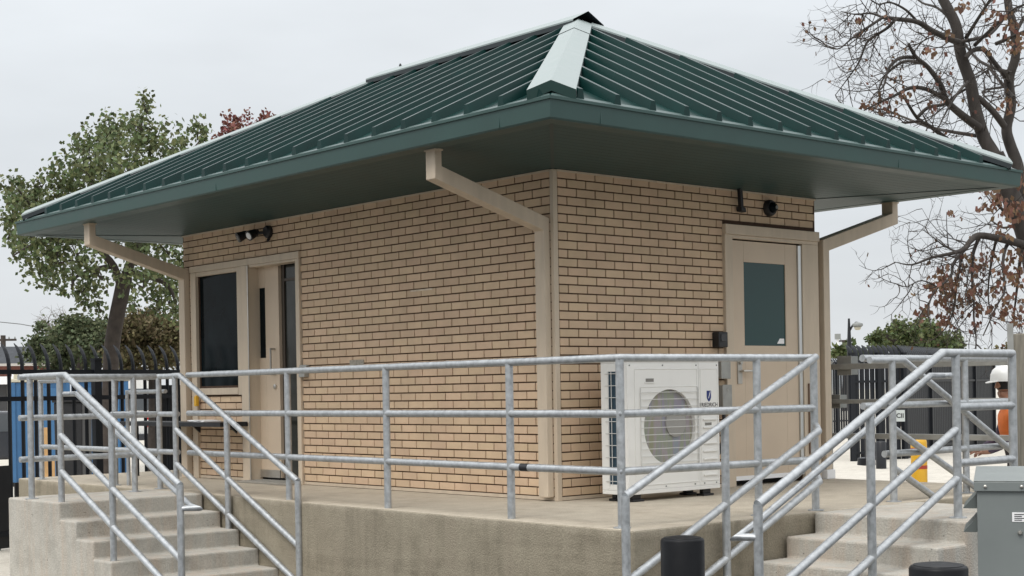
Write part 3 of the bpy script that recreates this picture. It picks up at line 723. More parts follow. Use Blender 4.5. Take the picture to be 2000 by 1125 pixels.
# 3 stair rail, left stairs, outer side, with closing rail of the landing
g = rail_thing('outer railing of the left steps and landing with a lower grab rail', (-2.5, 3.2, 0))
X = -2.49
def dzo(y, y0, z0): return z0-(y0-y)*.441
pipe('top_rail', [(X, 4.02, ZT), (X, 3.19, ZT), (X, 1.31, dzo(1.31, 3.19, ZT))], g)
pipe('mid_rail', [(X, 3.30, .552), (X, 1.31, dzo(1.31, 3.30, .552))], g)
pipe('low_rail', [(X, 3.30, .255), (X, 1.31, dzo(1.31, 3.30, .255))], g)
post(g, X, 3.89, ZT, 0); post(g, X, 3.30, ZT-.01, 0, False); post(g, X, 2.38, dzo(2.38, 3.19, ZT), -3*RI, False); post(g, X, 1.31, dzo(1.31, 3.19, ZT), -.75, False)
HX = -2.41
pipe('grab_rail', [(X, 3.30, .885), (HX, 3.27, .885), (HX, 3.16, .885), (HX, 1.30, dzo(1.28, 3.16, .885)), (HX, 1.22, .045), (X, 1.31, .045)], g, .021)
YC = 3.96
for z, n in ((ZT-.005, 'top_rail'), (ZM-.01, 'mid_rail'), (ZL-.01, 'low_rail')): pipe(n, [(-2.56, YC, z), (-1.28, YC, z)], g)
post(g, -1.50, YC, ZT-.01, 0)
# 4 stair rail, right stairs, platform side
g = rail_thing('sloping stair railing on the platform side of the right steps', (-.4, -2.1, -.3))
Y = -2.165
def dx(x, x0, z0, s=.452): return z0-(x0-x)*s
pipe('top_rail', [(.49, -2.06, ZT), (.36, Y, ZT), (-1.468, Y, dx(-1.468, .36, ZT)+.005)], g)
pipe('mid_rail', [(.48, -2.07, .575), (.38, Y, .545), (-1.468, Y, dx(-1.468, .38, .545))], g)
pipe('low_rail', [(.48, -2.07, .235), (.38, Y, .205), (-1.468, Y, dx(-1.468, .38, .205))], g)
post(g, -.57, Y, dx(-.57, .36, ZT), -3*RI, False); post(g, -1.468, Y, dx(-1.468, .36, ZT)+.005, GZ)
# 5 right stairs, outer side, with landing rail
g = rail_thing('outer railing of the right steps with a lower grab rail and landing bars', (-.4, -3.1, -.3))
Y = -3.10
pipe('top_rail', [(1.24, Y, ZT), (.415, Y, ZT), (-1.392, Y, dx(-1.392, .415, ZT, .461))], g, .0275)
pipe('mid_rail', [(.56, Y, .56), (-1.39, Y, dx(-1.39, .56, .56, .461))], g)
pipe('low_rail', [(.56, Y, .25), (-1.39, Y, dx(-1.39, .56, .25, .461))], g)
for z, n in ((ZM, 'landing_bar'), (ZL, 'landing_bar')): pipe(n, [(.56, Y, z), (1.235, Y, z)], g)
post(g, .565, Y, ZT, 0); post(g, 1.235, Y, ZT, 0); post(g, -.353, Y, dx(-.353, .415, ZT, .461), -3*RI, False); post(g, -1.392, Y, dx(-1.392, .415, ZT, .461), GZ)
pipe('grab_rail', [(.56, Y, .898), (.56, -3.02, .898), (.40, -3.02, .898), (-1.30, -3.02, .103), (-1.47, -3.02, .03), (-1.392, Y, .03)], g, .021)
# 6 far stairs of the right landing: sloping rail and level rail behind it
g = rail_thing('sloping railing of the far steps beyond the right landing', (1.6, -2.03, 0))
Y = -2.03
pipe('top_rail', [(1.16, Y, ZT-.015), (1.573, Y, ZT-.015), (3.08, Y, .285)], g)
pipe('mid_rail', [(1.43, Y, .535), (3.08, Y, -.215)], g); pipe('low_rail', [(1.43, Y, .245), (2.9, Y, -.44)], g)
post(g, 1.43, Y, ZT-.02, 0); post(g, 3.08, Y, .285, GZ)
g = rail_thing('level three-bar railing on the platform edge beyond the far steps', (2.4, -1.98, 0))
for z, n in ((ZT, 'top_rail'), (ZM, 'mid_rail'), (ZL, 'low_rail')): pipe(n, [(1.15 if n != 'low_rail' else 1.40, -1.975, z), (3.2, -1.975, z)], g)
post(g, 2.47, -1.975, ZT-.01, 0); post(g, 3.2, -1.975, ZT, 0)
# 7 level rail along the platform edge behind the left landing
g = rail_thing('level railing on the platform edge behind the left landing', (-1.15, 5.4, 0))
for z, n in ((1.035, 'top_rail'), (.345, 'low_rail')): pipe(n, [(-1.15, 3.8, z), (-1.15, 6.75, z)], g)
pipe('mid_rail', [(-1.15, 3.8, .69), (-1.15, 5.1, .69)], g)
post(g, -1.15, 6.75, 1.035, 0); post(g, -1.15, 5.05, 1.03, 0); post(g, -1.15, 4.15, 1.03, 0)
pipe('grab_rail', [(-1.08, 4.92, 0), (-1.08, 4.92, .90), (-1.08, 4.15, .90)], g, .019)

# flat-bar barrier along the platform's far edge, with its square posts
g = thing('flat_bar_barrier', 'grey flat-bar barrier with square posts at the far platform edge', 'barrier', (3.55, -1, 0))
def bx(y): return 3.55
for z, hh, n in ((1.02, .026, 'flat_bar'), (.70, .02, 'flat_bar'), (.385, .024, 'flat_bar')):
    b = MB(); b.box(3.54, 3.60, -2.9, .62, z-hh, z+hh); b.build(n, M_GALVF, g, bevel=.003)
for y in (.25, -2.85):
    b = MB(); b.box(3.61, 3.71, y-.05, y+.05, GZ, 1.06); b.box(3.60, 3.72, y-.06, y+.06, 1.055, 1.075); b.build('post', M_GALVF, g, bevel=.003)
def ebox(p, w_, h_, label):
    x, y, z = p; t = thing('electrical_box', label, 'electrical box', (x, y, z), 'grey electrical boxes on the barrier')
    b = MB(); b.box(x-.05, x+.05, y-w_/2, y+w_/2, z-h_/2, z+h_/2); b.build('body', M_BOX, t, bevel=.004)
    b = MB(); b.box(x-.062, x-.051, y-w_/2-.004, y+w_/2+.004, z-h_/2-.004, z+h_/2+.004); b.build('cover', M_GALVF, t, bevel=.003)
ebox((3.66, -.02, 1.03), .15, .17, 'upper small grey electrical box on the flat-bar barrier')
ebox((3.66, .10, .70), .13, .12, 'lower small grey electrical box on the flat-bar barrier')

# ------------------------------------------------------------------ bollards, cabinet, timber post
def bollard(c, r, zt, label):
    t = thing('bollard', label, 'bollard', (c.x, c.y, GZ), 'black round bollards in front')
    b = MB(); b.lathe([(r, GZ), (r, zt-.012), (r-.006, zt-.003), (r-.014, zt)], (c.x, c.y, 0), 40); b.build('sleeve', M_BOLL, t, smooth=40)
    b = MB(); b.lathe([(r-.012, zt-.004), (r-.016, zt+.003), (r*.5, zt+.009), (.01, zt+.011)], (c.x, c.y, 0), 40); b.build('cap', M_BOLL, t, smooth=40)
bollard(at(1333, 1075, 7.55), .11, .098, 'black bollard before the platform wall near the outdoor unit')
bollard(at(1833, 1120, 6.05), .112, .145, 'black bollard directly in front of the grey cabinet steps')
cab_c = at(1905, 945, 7.5); yw = math.atan2((cab_c-CAM).y, (cab_c-CAM).x)-.02
fd = Vector((math.cos(yw), math.sin(yw), 0)); rt = Vector((math.sin(yw), -math.cos(yw), 0))
cab = thing('utility_cabinet', 'grey steel utility cabinet with sloping lid and side hoods', 'cabinet', (cab_c.x, cab_c.y, GZ))
W_, D_, HT = .95, .62, cab_c.z
base = Vector((cab_c.x, cab_c.y, 0))
def cp(a, d, z): return base+rt*a+fd*d+Vector((0, 0, z))
b = MB(); b.extrude([cp(.006, 0, GZ), cp(W_, 0, GZ), cp(W_, 0, HT-.03), cp(.006, 0, HT-.03)], fd*D_); body = b.build('body', M_GREY, cab, bevel=.006)
b = MB()
b.extrude([cp(-.008, -.015, HT-.035), cp(W_+.015, -.015, HT-.035), cp(W_+.015, -.015, HT+.010), cp(-.008, -.015, HT+.010)], fd*.012)
b.extrude([cp(-.008, -.003, HT-.035), cp(-.008, D_, HT-.035), cp(-.008, D_, HT+.045), cp(-.008, -.003, HT+.0105)], rt*.012)
b.extrude([cp(-.008, -.015, HT+.0105), cp(-.008, D_+.01, HT+.046), cp(-.008, D_+.01, HT+.052), cp(-.008, -.015, HT+.0165)], rt*(W_+.03))
b.build('lid', M_GREY, cab, bevel=.003)
for a in (.045, .21, .38, .55): 
    b = MB(); b.lathe([(.008, 0), (.008, .006), (.004, .009)], cp(a, -.0155, HT-.012), 10, axis=-fd); b.build('bolt', M_STEEL, cab, smooth=40)
for z in (HT-.05, HT-.165):
    b = MB(); b.extrude([cp(.004, .05, z), cp(.004, .05, z-.072), cp(-.060, .05, z-.072)], fd*.42); b.build('side_hood', M_GREYD, cab)
b = MB(); b.extrude([cp(.165, -.0005, HT-.135), cp(.165, -.0005, HT-.18), cp(.235, -.0005, HT-.18), cp(.235, -.0005, HT-.135)], -fd*.0015); lb = b.build('label_plate', M_LETTER, cab)
b = MB()
for k in range(4):
    z = HT-.143-k*.009; b.extrude([cp(.175, -.0024, z), cp(.175, -.0024, z-.004), cp(.222-.012*(k % 2), -.0024, z-.004), cp(.222-.012*(k % 2), -.0024, z)], -fd*.0006)
b.build('print', M_INK, lb)
b = MB(); b.lathe([(.011, 0), (.011, .01), (.006, .016)], cp(.2, -.0005, HT-.232), 12, axis=-fd); b.build('lock', M_STEEL, cab, smooth=40)
tp = at(1988, 780, 10.6)
wp = thing('timber_post', 'weathered grey timber post with a galvanised angle at the right edge', 'post', (tp.x, tp.y, GZ))
zt = at(1988, 652, 10.6).z
b = MB(); b.obox((tp.x, tp.y, (zt+GZ)/2), rt*.055, fd*.05, (0, 0, (zt-GZ)/2)); b.build('timber', M_WOOD, wp, bevel=.006)
b = MB(); q = tp-rt*.042-fd*.056; b.obox((q.x, q.y, (zt+.07+GZ)/2), rt*.020, fd*.004, (0, 0, (zt+.07-GZ)/2)); b.build('steel_angle', M_GALVF, wp)

# ------------------------------------------------------------------ yellow bollard, sign, black bin by the right fence
yb = at(1795, 900, 19); t = thing('safety_bollard', 'yellow dome-topped safety bollard with two red bands', 'bollard', (yb.x, yb.y, GZ))
zt = at(1795, 852, 19).z
b = MB(); b.lathe([(.098, GZ), (.098, zt-.08), (.09, zt-.045), (.06, zt-.012), (.01, zt)], (yb.x, yb.y, 0), 24); sb = b.build('body', M_YEL, t, smooth=40)
for z in (at(1795, 878, 19).z, at(1795, 912, 19).z):
    b = MB(); b.lathe([(.0995, z-.022), (.0995, z+.022)], (yb.x, yb.y, 0), 24); b.build('red_band', M_REDP, t, smooth=40)
kb = at(1721, 900, 31)
b = MB(); zt = at(1721, 862, 31).z; b.lathe([(.105, GZ), (.105, zt-.02), (.09, zt)], (kb.x, kb.y, 0), 20)
tag(b.build('bollard', M_BLACK, smooth=40), 'thin black bollard on the pale pavement left of the yellow one', 'bollard')
kb = at(1692, 890, 20); b = MB(); z1 = at(1692, 868, 20).z; z0 = at(1692, 908, 20).z
b.lathe([(.05, z0+.10), (.11, z0+.09), (.12, z0), (.05, z0-.01)], (kb.x, kb.y, 0), 14); b.tube([(kb.x+.05, kb.y, z0+.08), (kb.x+.05, kb.y, z1+.2)], .045, 10); b.tube([(kb.x+.05, kb.y, z0), (kb.x+.05, kb.y, GZ)], .03, 8)
tag(b.build('hand_pump', M_BLACK, smooth=40), 'black stand pipe with a bell foot beside the flat-bar barrier', 'stand pipe')

# ------------------------------------------------------------------ security fences with curved pickets
def fence(p0, p1, zb, zt, outward, pitch, label, post_ts, rails, curve=.34, hw=.024):
    d = Vector((p1.x-p0.x, p1.y-p0.y, 0)); Ln = d.length; d.normalize(); nrm = Vector((-d.y, d.x, 0))
    if nrm.dot(outward) < 0: nrm = -nrm
    f = thing('security_fence', label, 'fence', (p0.x, p0.y, GZ), 'black security fences')
    hs = zt-curve*.95
    # one picket in local space
    def prof(k):    # height parameter -> offset outward, z
        return k
    b = MB(); pts = [(0, zb), (0, hs)]
    for k in range(1, 7):
        a = k/6*R(62); pts.append((-(.30*(1-math.cos(a))), hs+.30*math.sin(a)*1.12))
    sec = []
    for i, (o, z) in enumerate(pts):
        w_ = hw*(1 if i < len(pts)-2 else (.7 if i == len(pts)-2 else .15))
        for s_, dd in ((-1, 0), (0, -.012), (1, 0), (1, .006), (-1, .006)):
            sec.append(d*(w_*s_)+nrm*(-o+dd)+Vector((0, 0, z)))
    fs = []
    for i in range(len(pts)-1):
        for j in range(5): fs.append((i*5+j, i*5+(j+1)%5, i*5+5+(j+1)%5, i*5+5+j))
    b.add(sec, fs); proto = None; n = int(Ln/pitch)
    for i in range(n+1):
        pos = Vector((p0.x, p0.y, 0))+d*(i*pitch)
        if proto is None: proto = b.build('picket', M_FENCE); o = proto
        else: o = proto.copy(); COL.objects.link(o)
        o.location = pos; adopt(o, f)
    for z in rails:
        q = MB(); a = Vector((p0.x, p0.y, z))-nrm*.028; c = a+d*Ln; q.obox((a+c)/2, d*(Ln/2), nrm*.02, (0, 0, .026)); q.build('fence_rail', M_FENCE, f)
    for tt in post_ts:
        pos = Vector((p0.x, p0.y, 0))+d*(tt*Ln)-nrm*.03; zt_ = hs+.10
        q = MB(); q.obox((pos.x, pos.y, (GZ+zt_)/2), d*.048, nrm*.04, (0, 0, (zt_-GZ)/2)); q.obox((pos.x, pos.y, zt_+.012), d*.055, nrm*.048, (0, 0, .012)); q.build('fence_post', M_FENCE, f)
    return f, d, nrm
pA, pB = at(-60, 800, 17.55), at(560, 800, 20.4); pA = pA-(pB-pA)*.4
zt = at(150, 668, 18.5).z
fl_, fd_, fn_ = fence(pA, pB, GZ, zt, VF, .171, 'black steel security fence with curved pickets behind the left steps', (.086, .311, .536, .761, .982), (at(150, 727, 18.5).z, at(150, 777, 18.5).z, GZ+.18))
b = MB(); c0 = at(-30, 930, 18.5)
q0 = at(-60, 975, 17.5); q1 = at(20, 975, 17.85); b.extrude([(q0.x, q0.y, GZ+.02), (q1.x, q1.y, GZ+.02), (q1.x, q1.y, at(10, 905, 18.4).z), (q0.x, q0.y, at(10, 905, 18.4).z)], -fn_*.02); b.build('kick_panel', M_BLACK, fl_)
q0 = at(28, 975, 17.9); q1 = at(52, 975, 18.0); b = MB(); b.extrude([(q0.x, q0.y, GZ+.02), (q1.x, q1.y, GZ+.02), (q1.x, q1.y, at(40, 938, 18.4).z), (q0.x, q0.y, at(40, 938, 18.4).z)], -fn_*.02); b.build('lock_box', M_BLACK, fl_)
q0 = at(314, 900, 19.25); q1 = at(420, 900, 19.7); b = MB(); b.extrude([(q0.x, q0.y, GZ+.02), (q1.x, q1.y, GZ+.02), (q1.x, q1.y, at(330, 752, 19.25).z), (q0.x, q0.y, at(330, 752, 19.25).z)], -fn_*.02); b.build('infill_panel', M_BLACK, fl_)
# dark gate leaves seen beyond
zt = at(1668, 671, 34).z
pA, pB = at(1664, 800, 34), at(1765, 800, 35)
fence(pA, pB, GZ, zt, -VR, .1495, 'black security fence section with large leaning tips left of the fence sign', (.0, .5, 1.), (zt-.40, zt-.85, GZ+.18), hw=.066)
pA, pB = at(1766, 800, 35.05), at(1940, 800, 44)
fence(pA, pB, GZ, zt, -VR, .171, 'long black security fence running away behind the orange-shirted worker', (.0, .25, .5, .75, 1.), (zt-.40, zt-.85, GZ+.18), hw=.082)
pA, pB = at(1596, 800, 50), at(1670, 800, 52)
fence(pA, pB, GZ, at(1650, 697, 51).z, -VR, .1495, 'far short black security fence glimpsed beside the right downspout', (.0, .5, 1.), (at(1650, 708, 51).z, GZ+.5), hw=.06)
# sheet sign on the fence
sg = at(1758, 812, 34.6); s_ = thing('fence_sign', 'small white sign with black letters on the right fence', 'sign', sg)
b = MB(); b.obox(sg, rt*.105, fd*.004, (0, 0, .13)); b.build('plate', mat('sign_plate', (.5, .54, .53), .5), s_, bevel=.002)
text_mesh('lettering', 'CII', .14, sg-fd*.0055-Vector((0, 0, .045)), rt, (0, 0, 1), M_INK, s_, depth=.001, bold=.004)

# ------------------------------------------------------------------ things behind the left fence
def toilet(px, D, label):
    c = at(px, 800, D); w_ = .55; t = thing('portable_toilet', label, 'portable toilet', (c.x, c.y, GZ), 'blue portable toilets behind the left fence')
    ra = (Vector((c.x, c.y, 0))-Vector((CAM.x, CAM.y, 0))).normalized(); rr = Vector((ra.y, -ra.x, 0))
    o = Vector((c.x, c.y, 0))
    def bxx(bb, a, d, z, ha, hd, hz): bb.obox(o+rr*a+ra*d+Vector((0, 0, z)), rr*ha, ra*hd, (0, 0, hz))
    b = MB(); bxx(b, 0, 0, GZ+1.05, w_, w_, .97)
    for a in (-w_+.04, w_-.04): bxx(b, a, -w_-.012, GZ+1.05, .04, .012, .97)
    for k in range(5): bxx(b, -.36+.18*k, -w_-.007, GZ+1.0, .012, .006, .85)
    b.build('body', M_BLUE, t, bevel=.01)
    b = MB(); bxx(b, 0, 0, GZ+2.06, w_+.03, w_+.03, .035); bxx(b, 0, 0, GZ+2.16, w_-.05, w_-.05, .065); b.build('roof', M_CREAM, t, bevel=.015)
    b = MB(); bxx(b, 0, -w_-.02, GZ+1.02, .37, .012, .88); dr = b.build('door', mat('blue_door', (.06, .17, .34), .45), t, bevel=.006)
    b = MB(); bxx(b, .30, -w_-.036, GZ+1.05, .02, .006, .07); b.build('handle', M_LETTER, dr)
    b = MB(); bxx(b, 0, 0, GZ+.04, w_+.02, w_+.02, .04); b.build('base', M_BLACK, t)
toilet(80, 31, 'blue portable toilet at the far left behind the fence')
toilet(196, 31.4, 'blue portable toilet beside the white van behind the fence')
# black refuse container between them
c = at(134, 880, 27); t = thing('refuse_container', 'black refuse container between the blue portable toilets', 'container', (c.x, c.y, GZ))
q = Vector((c.x, c.y, 0)); z1 = at(134, 786, 27).z
b = MB(); b.extrude([q+VR*a+Vector((0, 0, z)) for a, z in ((-.23, GZ+.12), (.23, GZ+.12), (.25, z1), (-.25, z1))], VF*.6); b.build('bin_body', M_PLAST, t, bevel=.02)
b = MB(); b.obox(q+VF*.3+Vector((0, 0, z1+.03)), VR*.27, VF*.33, (0, 0, .03)); b.build('bin_lid', M_PLAST, t, bevel=.015)
for a in (-.2, .2):
    b = MB(); b.lathe([(.10, -.03), (.10, .03)], q+VR*a+VF*.05+Vector((0, 0, GZ+.10)), 14, axis=VR); b.build('wheel', M_TYRE, t, smooth=40)
# timber board barricade between them
c = at(92, 880, 24)
bc = thing('board_barricade', 'upright tan timber boards leaning behind the left fence', 'boards', (c.x, c.y, GZ))
for px, w_, zt_ in ((90, .055, 835), (100, .05, 900)):
    q = at(px, 880, 24.0); z1 = at(px, zt_, 24).z
    b = MB(); b.obox((q.x, q.y, (z1+GZ)/2), VR*w_, VF*.02, (0, 0, (z1-GZ)/2)); b.build('board', M_TAN, bc, bevel=.003)
# white van
vc = at(243, 800, 46); ra = (vc-CAM); ra.z = 0; ra.normalize(); rr = Vector((ra.y, -ra.x, 0)); o = Vector((vc.x, vc.y, 0))
van = thing('parked_van', 'white van seen from behind with a red tail lamp beyond the fence', 'van', (vc.x, vc.y, GZ))
def vb(bb, a, d, z, ha, hd, hz, mi=0): bb.obox(o+rr*a+ra*d+Vector((0, 0, z)), rr*ha, ra*hd, (0, 0, hz), mi)
b = MB(); b.extrude([o+rr*a+Vector((0, 0, GZ+z)) for a, z in ((-.9, .45), (.9, .45), (.93, 1.1), (.80, 2.15), (.66, 2.32), (-.66, 2.32), (-.80, 2.15), (-.93, 1.1))], ra*4.6); b.build('body', M_CARW, van, bevel=.05)
for a in (-.40, .40):
    b = MB(); b.extrude([o+rr*(a+da)+Vector((0, 0, GZ+z))-ra*.001 for da, z in ((-.33, 1.3), (.33, 1.3), (.30, 1.95), (-.30, 1.95))], -ra*.012); b.build('rear_window', M_CGLASS, van)
for a in (-.80, .66):
    b = MB(); vb(b, a+.05, -.01, GZ+1.02, .065, .02, .22); b.build('tail_lamp', M_TAIL, van, bevel=.01)
    b = MB(); vb(b, a+.05, -.012, GZ+.98, .066, .022, .035); b.build('lamp_lens', M_LETTER, van)
b = MB(); vb(b, 0, -.06, GZ+.5, .92, .07, .10); b.build('bumper', M_CARD, van, bevel=.02)
for a in (-.72, .72):
    for dd in (.7, 3.7):
        b = MB(); b.lathe([(.33, -.1), (.35, -.08), (.35, .08), (.33, .1)], o+rr*a+ra*dd+Vector((0, 0, GZ+.35)), 20, axis=rr); b.build('wheel', M_TYRE, van, smooth=40)
b = MB(); vb(b, -.2, -.02, GZ+.85, .25, .008, .07); b.build('number_plate', mat('plate_pale', (.5, .5, .42), .5), van)
# dark car at far left
cc = at(20, 800, 36); ra = (cc-CAM); ra.z = 0; ra.normalize(); rr = Vector((ra.y, -ra.x, 0)); o = Vector((cc.x, cc.y, 0))
car = thing('parked_car', 'dark parked car glimpsed through the fence at far left', 'car', (cc.x, cc.y, GZ))
b = MB(); prof = [(-2.1, .35), (2.1, .35), (2.15, .75), (1.3, .95), (.7, 1.42), (-1.2, 1.45), (-1.9, .98), (-2.15, .9)]
b.extrude([o+rr*(a-.3)+Vector((0, 0, GZ+z))-ra*.85 for a, z in prof], ra*1.7); b.build('body', M_CARD, car, bevel=.06)
b = MB(); b.extrude([o+rr*(a-.3)+Vector((0, 0, GZ+z))-ra*.856 for a, z in ((-1.5, .98), (1.05, .98), (.6, 1.36), (-1.1, 1.38))], -ra*.006); b.build('side_window', M_CGLASS, car)
for a in (-1.35, 1.35):
    for dd in (-.78, .78):
        b = MB(); b.lathe([(.30, -.1), (.32, -.08), (.32, .08), (.30, .1)], o+rr*(a-.3)+ra*dd+Vector((0, 0, GZ+.32)), 20, axis=ra); wh = b.build('wheel', M_TYRE, car, smooth=40)
        b = MB(); b.lathe([(.19, -.012), (.19, .0)], o+rr*(a-.3)+ra*(dd-.1)+Vector((0, 0, GZ+.32)), 16, axis=ra); b.build('rim', M_STEEL, wh)
# shop building with a sign
D = 62; ba = at(-330, 760, D); bb_ = at(127, 760, D); dv = (bb_-ba); dv.z = 0; wl = dv.length; dv.normalize(); dn = Vector((-dv.y, dv.x, 0)); dn = dn if dn.dot(VF) > 0 else -dn
shop = thing('shop_building', 'low brick shop with dark mansard roof and white sign letters', 'building', (ba.x, ba.y, GZ))
o = Vector((ba.x, ba.y, 0)); zr0, zr1, zb_ = at(60, 711, D).z, at(60, 676, D).z, at(60, 735, D).z
b = MB(); b.extrude([o+Vector((0, 0, zb_)), o+dv*wl+Vector((0, 0, zb_)), o+dv*wl+Vector((0, 0, zr0)), o+Vector((0, 0, zr0))], dn*9); b.build('brick_wall', M_BRK, shop)
b = MB(); b.add([o-dn*.3+Vector((0,0,zr0+.01)), o+dv*(wl+.3)-dn*.3+Vector((0,0,zr0+.01)), o+dv*(wl-.25)+dn*.5+Vector((0,0,zr1)), o+dn*.5+Vector((0,0,zr1)), o+dv*(wl+.3)+dn*9+Vector((0,0,zr0+.01)), o+dv*(wl-.25)+dn*9+Vector((0,0,zr1)), o+dn*9+Vector((0,0,zr1)), o+dn*9+Vector((0,0,zr0+.01))], [(0,1,2,3), (1,4,5,2), (3,2,5,6), (0,3,6,7), (0,7,4,1), (7,6,5,4)]); b.build('roof', M_ROOFB, shop)
b = MB(); b.obox(o+dv*wl/2-dn*.32+Vector((0, 0, zr0-.03)), dv*(wl/2+.3), dn*.02, (0, 0, .05)); b.build('fascia_board', mat('pale_fascia', (.45, .42, .38), .6), shop)
b = MB(); b.obox(o+dv*wl/2-dn*.5+Vector((0, 0, zb_-.16)), dv*(wl/2), dn*.5, (0, 0, .15)); b.build('canopy', M_LETTER, shop)
b = MB(); b.extrude([o+dn*.2+Vector((0, 0, GZ)), o+dn*.2+dv*wl+Vector((0, 0, GZ)), o+dn*.2+dv*wl+Vector((0, 0, zb_-.01)), o+dn*.2+Vector((0, 0, zb_-.01))], dn*8.6); b.build('shopfront', mat('dark_shopfront', (.07, .07, .075), .3, var=.5, scale=1.), shop)
for k in range(6):
    b = MB(); q = o+dv*(wl*(k+.5)/6)+dn*.18; b.obox(q+Vector((0, 0, (GZ+zb_)/2-.1)), dv*.06, dn*.02, (0, 0, (zb_-GZ)/2-.15)); b.build('mullion', mat('pale_mullion', (.4, .4, .38), .5), shop)
sgp = at(63, 737.5, D-.4); text_mesh('sign_letters', 'metro', .62, sgp-dn*.1, dv, (0, 0, 1), M_LETTER, shop, depth=.03, bold=.02)

# ------------------------------------------------------------------ poles, lamp, wire
def pole(px, D, ptop, r, label, name='utility_pole', arm=None):
    a = at(px, ptop, D); t = thing(name, label, 'pole', (a.x, a.y, GZ), None)
    b = MB(); b.tube([(a.x, a.y, GZ), (a.x, a.y, a.z)], [r*1.2, r], 10); b.build('shaft', M_BARK2, t, smooth=50)
    if arm:
        zz = at(px, arm[0], D).z; hw = arm[1]
        b = MB(); b.obox((a.x, a.y, zz), VR*hw, VF*.06, (0, 0, .06)); ca = b.build('crossarm', M_BARK2, t)
        for s in (-.9, -.45, .45, .9):
            b = MB(); q = Vector((a.x, a.y, zz+.06))+VR*hw*s; b.lathe([(.03, 0), (.05, .05), (.03, .12)], q, 8); b.build('insulator', M_BOX, ca)
    return t, a
pole(6, 90, 655, .14, 'timber utility pole with a crossarm above the shop roof', arm=(664, .75))
pole(1648, 120, 664, .13, 'distant timber utility pole with a crossarm left of the street lamp', arm=(666, .5))
a = at(1636, 652, 110); t = thing('light_mast', 'thin pale mast far beyond the right fence', 'mast', (a.x, a.y, GZ))
b = MB(); b.tube([(a.x, a.y, GZ), (a.x, a.y, a.z)], .075, 8); b.build('shaft', M_LETTER, t); b = MB(); b.obox((a.x, a.y, a.z-.2), VR*.18, VF*.18, (0, 0, .2)); b.build('head', M_BOX, t)
D = 45; a = at(1658, 622, D); t = thing('street_lamp', 'black street lamp with a curved arm and hanging lantern', 'street lamp', (a.x, a.y, GZ))
b = MB(); b.tube([(a.x, a.y, GZ), (a.x, a.y, at(1658, 680, D).z), (a.x, a.y, a.z)], [.085, .07, .03], 10); b.build('shaft', M_BLACK, t, smooth=50)
b = MB(); b.tube([at(1658, 655, D), at(1660, 645, D), at(1665, 636, D), at(1672, 630, D), at(1677, 631, D)], .03, 8); am = b.build('arm', M_BLACK, t, smooth=50)
h = at(1675, 636, D); b = MB(); b.lathe([(.05, .10), (.15, .06), (.16, .0), (.10, -.05)], h, 14); ln = b.build('lantern', M_BOX, t, smooth=50)
b = MB(); b.lathe([(.10, -.051), (.09, -.10), (.05, -.13)], h, 14); b.build('lens', M_CREAM, ln, smooth=50)
b = MB(); pts = [at(-40, 625, 90), at(40, 633, 80), at(85, 641, 72)]; b.tube(pts, .022, 5)
tag(b.build('overhead_wire', M_BLACK), 'thin overhead wire crossing the sky at far left', 'wire')

# ------------------------------------------------------------------ trees
def rnd(s): return Vector((random.gauss(0, s), random.gauss(0, s), random.gauss(0, s)))
def leaf(L_, p, size, mi=0, drop=0.):
    n_ = Vector((random.gauss(0, 1), random.gauss(0, 1), random.gauss(.4, 1))).normalized(); x = n_.orthogonal().normalized()
    a = random.uniform(0, 6.28); y = n_.cross(x); d = x*math.cos(a)+y*math.sin(a)
    d = (d+Vector((0, 0, -drop))).normalized(); w_ = d.cross(n_).normalized()*size*.36
    l2 = d*size
    L_.add([p, p+l2*.5+w_, p+l2, p+l2*.5-w_], [(0, 1, 2, 3)], mi)
def smooth_pts(pts, sub=3):
    out = []
    for i in range(len(pts)-1):
        p0 = pts[max(0, i-1)]; p1 = pts[i]; p2 = pts[i+1]; p3 = pts[min(len(pts)-1, i+2)]
        for k in range(sub):
            t_ = k/sub; out.append(.5*((2*p1)+(p2-p0)*t_+(2*p0-5*p1+4*p2-p3)*t_*t_+(3*p1-p0-3*p2+p3)*t_**3))
    out.append(pts[-1]); return out
# --- green tree on the left
TD = 26.0
def limb(B, pix, r0, r1, D0, D1, n=8, sub=3):
    pts = [at(x, y, D0+(D1-D0)*k/(max(1, len(pix)-1))) for k, (x, y) in enumerate(pix)]
    s_ = smooth_pts(pts, sub); B.tube(s_, [r0+(r1-r0)*k/(len(s_)-1) for k in range(len(s_))], n); return s_
p = at(212, 800, TD)
gt = thing('leafy_tree', 'green leafy tree with a forked dark trunk behind the left fence', 'tree', (p.x, p.y, GZ))
B = MB(); LB = []
p0 = (206, 985)
limb(B, [p0, (214, 800), (217, 700), (224, 640), (236, 580), (244, 540)], .135, .125, TD, TD, 12)
LB.append(limb(B, [(238, 565), (222, 520), (196, 490), (168, 462), (140, 440), (100, 430)], .075, .02, TD, TD-.7))
LB.append(limb(B, [(242, 550), (258, 505), (272, 470), (270, 420), (262, 360), (270, 280), (280, 225)], .095, .012, TD, TD+.3))
LB.append(limb(B, [(265, 480), (300, 440), (330, 390), (350, 330), (390, 275)], .055, .012, TD, TD+.6))
LB.append(limb(B, [(248, 530), (290, 540), (330, 560), (345, 600)], .06, .02, TD, TD-.4))
LB.append(limb(B, [(196, 490), (180, 420), (178, 350), (190, 300)], .07, .02, TD-.3, TD+.8))
LB.append(limb(B, [(222, 520), (190, 525), (150, 540), (140, 560)], .05, .015, TD, TD-1.2))
LB.append(limb(B, [(256, 510), (290, 470), (320, 460), (350, 470)], .06, .015, TD, TD+1.4))
LB.append(limb(B, [(168, 462), (110, 470), (60, 480), (25, 500)], .05, .012, TD-.5, TD+.3))
LB.append(limb(B, [(100, 430), (60, 400), (35, 370)], .03, .01, TD-.7, TD-.9))
